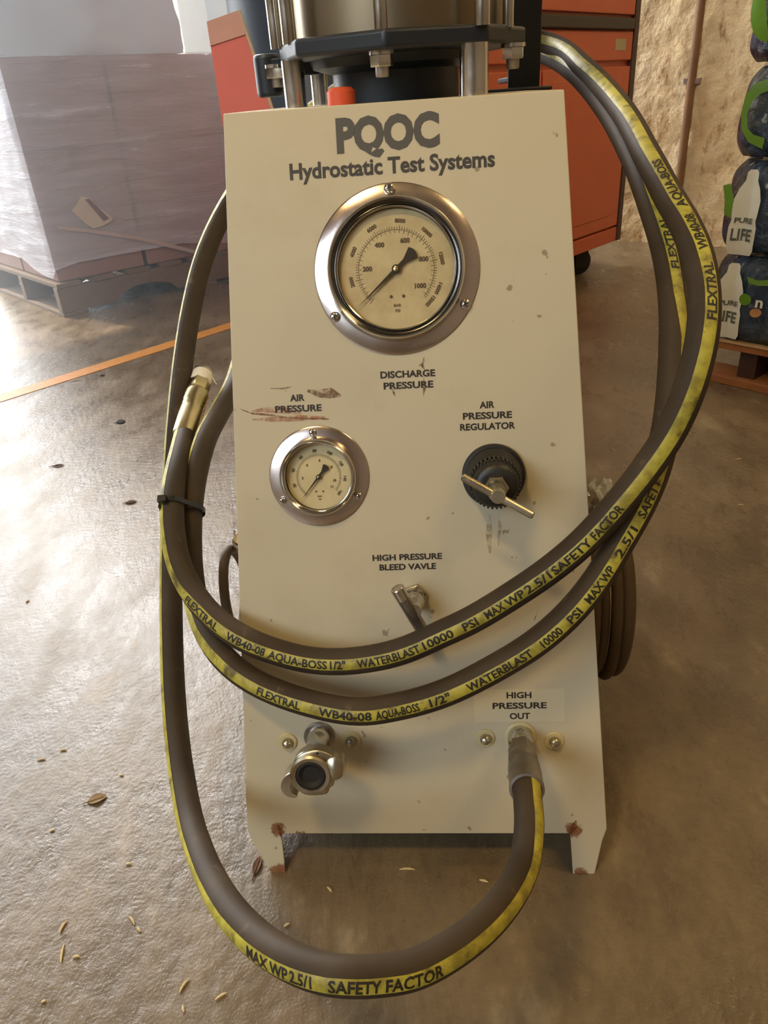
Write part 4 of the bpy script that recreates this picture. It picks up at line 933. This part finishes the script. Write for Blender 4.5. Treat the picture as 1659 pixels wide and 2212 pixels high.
def decal(poly, x0, z0, h, off, mat, name, parent, fine=.006):
    """flat print laid on the bulging film"""
    bm = bmesh.new(); vs = [bm.verts.new((x, z, 0)) for x, z in poly]; bm.faces.new(vs)
    xs = [p[0] for p in poly]; zs = [p[1] for p in poly]
    for ax, a, b in ((0, min(xs), max(xs)), (1, min(zs), max(zs))):
        n_ = int((b-a)/fine)
        for i in range(1, n_): bmesh.ops.bisect_plane(bm, geom=bm.verts[:]+bm.edges[:]+bm.faces[:], plane_co=(a+(b-a)*i/n_ if ax == 0 else 0, a+(b-a)*i/n_ if ax else 0, 0), plane_no=(1, 0, 0) if ax == 0 else (0, 1, 0))
    m = MB(); bm.verts.index_update()
    m.add([(v.co.x, pack_y(v.co.x-x0, v.co.y, z0, h)-off, v.co.y) for v in bm.verts], [[q.index for q in f.verts] for f in bm.faces], MW); bm.free()
    return ob(name, m, mat, parent, smooth=60)
packs = []
names = ['bottom pack of bottled water in glossy printed film, on the pallet', 'second pack of bottled water from the bottom, upright white bottle print', 'third pack of bottled water from the bottom, green ring print', 'topmost visible pack of bottled water, green leaf print']
zs = [(.1036, .183), (.2940, .178), (.479, .160), (.647, .19)]
M_PF = tpk.m
for (z0, h), nm in zip(zs, names):
    r = root_of('water_bottle_pack', Cw+wa*.2+wbv*.13+V((0, 0, z0)), nm, 'water pack', 'packs of bottled water stacked on the pallet')
    ob('film', pack_mb(.004, z0, h), M_PF, r, smooth=50)
    for i in range(6):
        for j in range(2):
            c = MW @ V((.037+i*.066, .07+j*.12, z0+h-.004)); m = MB(); m.lathe([(.014, -.006), (.0145, .004), (.013, .0055), (0, .0058)], T(*c), 20, True, False); ob('bottle_cap', m, M_CAPW, r)
    packs.append(r)
def bottle_poly(bx, bz, hgt, wd, tilt=0):
    prof = [(-.5, .06), (-.5, .34), (-.44, .42), (-.47, .50), (-.48, .66), (-.38, .78), (-.22, .88), (-.20, .97), (-.12, 1.0)]
    pts_ = [(.38*x/.5 if False else x, y) for x, y in prof]; pts_ = [(-.42, 0.0)]+pts_; full = pts_+[(-x, y) for x, y in reversed(pts_)]
    return [(bx+x*wd+(y-.5)*tilt, bz+y*hgt) for x, y in full]
def print_bottle(k, pb_, pt_, wpx, words):
    z0, h = zs[k]; xb, zb = wface(*pb_); xt, zt = wface(*pt_); hg = zt-zb; tl = xt-xb; cx = (xb+xt)/2
    wd = abs(wface(pb_[0]+wpx/2, pb_[1])[0]-wface(pb_[0]-wpx/2, pb_[1])[0])
    bo = decal(bottle_poly(cx, zb, hg, wd, tl), .004, z0, h, .0012, M_WPR, 'bottle_print', packs[k])
    m = MB()
    for s, fy, cp, wf, mt in words:
        vs, fs, w_ = text_mb(s, .03, 3, .5); sx = wd*wf/w_
        m.add([(cx+tl*(fy-.5)+v.x*sx, pack_y(cx+v.x*sx-.004, zb+hg*fy, z0, h)-.0034, zb+hg*fy+v.y*cp) for v in vs], fs, MW)
    ob('bottle_lettering', m, M_PTXT, bo, smooth=None)
    return bo
print_bottle(1, (1597, 550), (1632, 366), 58, [('LIFE', .25, .023, .74, 0), ('PURE', .42, .010, .66, 0)])
print_bottle(0, (1567, 728), (1590, 568), 58, [('LIFE', .30, .023, .74, 0), ('PURE', .48, .010, .66, 0)])
def circ(px, py, rpx, k, mat, name, ratio=1):
    x, z = wface(px, py); r = abs(wface(px+rpx, py)[0]-x); r = min(r, .04); z0, h = zs[k]
    return decal([(x+r*math.cos(a*math.pi/12), z+r*.9*math.sin(a*math.pi/12)) for a in range(24)], .004, z0, h, .0014, mat, name, packs[k])
circ(1614, 645, 14, 0, M_GRN, 'green_disc_print'); circ(1634, 675, 11, 0, M_ORP, 'orange_disc_print')
def ring_print(k, outer, inner, mat, name):
    z0, h = zs[k]; A_ = [wface(*p) for p in outer]; B_ = [wface(*p) for p in inner]
    m = MB(); vs = []
    for (a, b) in zip(A_, B_):
        for f in (0, .33, .66, 1):
            x, z = a[0]+(b[0]-a[0])*f, a[1]+(b[1]-a[1])*f; vs.append((x, pack_y(x-.004, z, z0, h)-.0014, z))
    n_ = len(A_); m.add(vs, [(i*4+j, i*4+j+1, (i+1)*4+j+1, (i+1)*4+j) for i in range(n_-1) for j in range(3)], MW)
    return ob(name, m, mat, packs[k], smooth=60)
ring_print(2, [(1665, 168), (1636, 180), (1618, 203), (1608, 240), (1609, 280), (1620, 306), (1648, 322)], [(1665, 195), (1645, 202), (1630, 220), (1620, 245), (1620, 275), (1630, 290), (1655, 298)], M_GRN, 'green_ring_print')
ring_print(3, [(1630, 0), (1626, 20), (1626, 45), (1632, 70), (1643, 85), (1660, 92)], [(1660, -5), (1660, 10), (1661, 30), (1662, 50), (1663, 65), (1664, 75)], M_GRN, 'green_leaf_print')
ring_print(1, [(1565, 400), (1572, 430), (1570, 460)], [(1583, 395), (1592, 430), (1585, 470)], M_GRN, 'green_leaf_print')
ring_print(0, [(1620, 596), (1640, 605), (1662, 604)], [(1622, 610), (1640, 616), (1662, 617)], M_GRN, 'green_leaf_print')
x, z = wface(1648, 650); m = MB(); put_text(m, 'n', MW @ T(x, -.016, z) @ Matrix(((1, 0, 0, 0), (0, 0, -1, 0), (0, 1, 0, 0), (0, 0, 0, 1))), .022, .016, .03); ob('white_lettering', m, M_WPR, packs[0], smooth=None)

# ------------------------------------------------------------------ litter on the floor
M_CHIP = flat('pale_wood_splinter', rgb(214, 190, 140), .7); M_LEAF = flat('dry_brown_leaf', rgb(112, 76, 50), .8, var=.2)
chips = [(90, 1642, 18, 10), (137, 1622, 14, 5), (138, 2003, 28, 75), (136, 2060, 40, 100), (165, 2069, 16, 5), (285, 1990, 26, -50), (400, 2130, 34, 60), (478, 2154, 26, 30), (397, 2180, 16, 110), (263, 1676, 9, 0), (113, 1796, 10, 20), (880, 1880, 34, -5), (1045, 1905, 20, -20), (712, 1923, 16, -50), (163, 823, 20, 8), (1596, 993, 16, 10), (1600, 1092, 12, -10), (1385, 1035, 8, 0), (620, 2000, 14, 30), (1290, 1690, 6, 0), (95, 2165, 10, 20), (278, 1868, 12, 0), (60, 1300, 10, 60), (300, 2010, 14, -45)]
CHIPL = ['short pale wood splinter at the left edge, level with the bottom panel bolts',
 'pale wood speck between the left edge splinter and the tan leaf',
 'long steep pale splinter at lower left, upper one of two in a line',
 'longest pale splinter at lower left, lower one of two in a line',
 'short pale splinter touching the foot of the longest lower left splinter',
 'thin pale splinter slanting down right, outside the hose loop bottom left',
 'long pale splinter near the bottom edge, slanting up right',
 'pale splinter at bottom left, right neighbour of the long slanting one',
 'small upright pale splinter at the very bottom, under two slanting ones',
 'tiny pale wood speck on the floor right of the tan leaf',
 'small pale splinter straight below the tan leaf and to its left',
 'long level pale splinter under the middle of the cabinet front edge',
 'pale splinter under the cabinet front edge, beside the descending hose',
 'short pale splinter inside the hose loop, just right of the left foot',
 'white splinter just below the yellow floor line',
 'pale splinter on the right floor, just below the water pallet',
 'small pale splinter on the right floor, lower of two near the edge',
 'faint pale speck on the right floor close behind the hose loops',
 'pale splinter inside the hose loop near its bottom left curve',
 'tiny pale speck on the dark floor right of the cabinet foot',
 'pale splinter near the bottom left corner of the view',
 'small pale speck on the floor between tan leaf and hose',
 'small upright pale splinter on the bright floor at the left edge',
 'thin pale splinter beside the one outside the hose loop bottom left']
for i, (px, py, L, an) in enumerate(chips):
    p = fl(px, py); q_ = fl(px+L, py); ln = (q_-p).length; a = rad(an); d = V((math.cos(a), math.sin(a), 0)); n_ = V((-d.y, d.x, 0))*rnd.uniform(.1, .3)
    m = MB(); P = [p-d*ln/2, p-d*ln*.2+n_*ln*.25, p+d*ln*.15+n_*ln*.3, p+d*ln/2]
    m.tube([x+V((0, 0, .0012)) for x in P], [.0005, .0011, .0012, .0004], 6)
    ob('wood_splinter', m, M_CHIP, label=CHIPL[i], cat='splinter', group='wood splinters on the floor')
def leaf(px, py, L, Wd, an, lab, mat=None):
    p = fl(px, py); s = (p-CAM).dot(Fw)/F_PX; L *= s; Wd *= s*1.4; a = rad(an); d = V((math.cos(a), math.sin(a), 0)); n_ = V((-d.y, d.x, 0)); m = MB(); k = 9; vs = []
    for i in range(k):
        f = i/(k-1); w_ = Wd/2*math.sin(math.pi*min(1, f*.96+.02))**.7
        for g in (-1, 0, 1): vs.append(p+d*L*(f-.5)+n_*w_*g+V((0, 0, .0012+.002*abs(g)*math.sin(f*3))))
    m.add(vs, [(i*3+j, i*3+j+1, (i+1)*3+j+1, (i+1)*3+j) for i in range(k-1) for j in (0, 1)])
    m.add([v-V((0, 0, .0008)) for v in vs], [((i+1)*3+j, (i+1)*3+j+1, i*3+j+1, i*3+j) for i in range(k-1) for j in (0, 1)])
    lf = ob('dry_leaf', m, mat or M_LEAF, label=lab, cat='leaf', smooth=60)
    m = MB(); m.tube([p-d*L*.75+V((0, 0, .0012)), p-d*L*.45+V((0, 0, .002)), p+d*L*.35+V((0, 0, .0022))], .0006, 6); ob('leaf_stem', m, mat or M_LEAF, lf)
leaf(283, 1086, 24, 9, 10, 'small brown leaf on the bright patch of floor left of the hose')
leaf(261, 912, 20, 16, 20, 'round dark stain disc on the shaded floor below the yellow line', M_RUBBER_DK)  # dark floor stain, added as a flat leaf shape
leaf(222, 811, 10, 8, 0, 'tiny dark leaf just under the yellow line')
leaf(556, 1872, 46, 12, 78, 'curled brown bark flake beside the cabinet left foot')
leaf(210, 1728, 40, 18, 20, 'crumpled tan leaf on the open floor left of the hose loop', flat('tan_leaf', rgb(150, 122, 84), .8))
leaf(126, 1007, 26, 6, 5, 'thin reddish leaf at the far left of the bright floor')
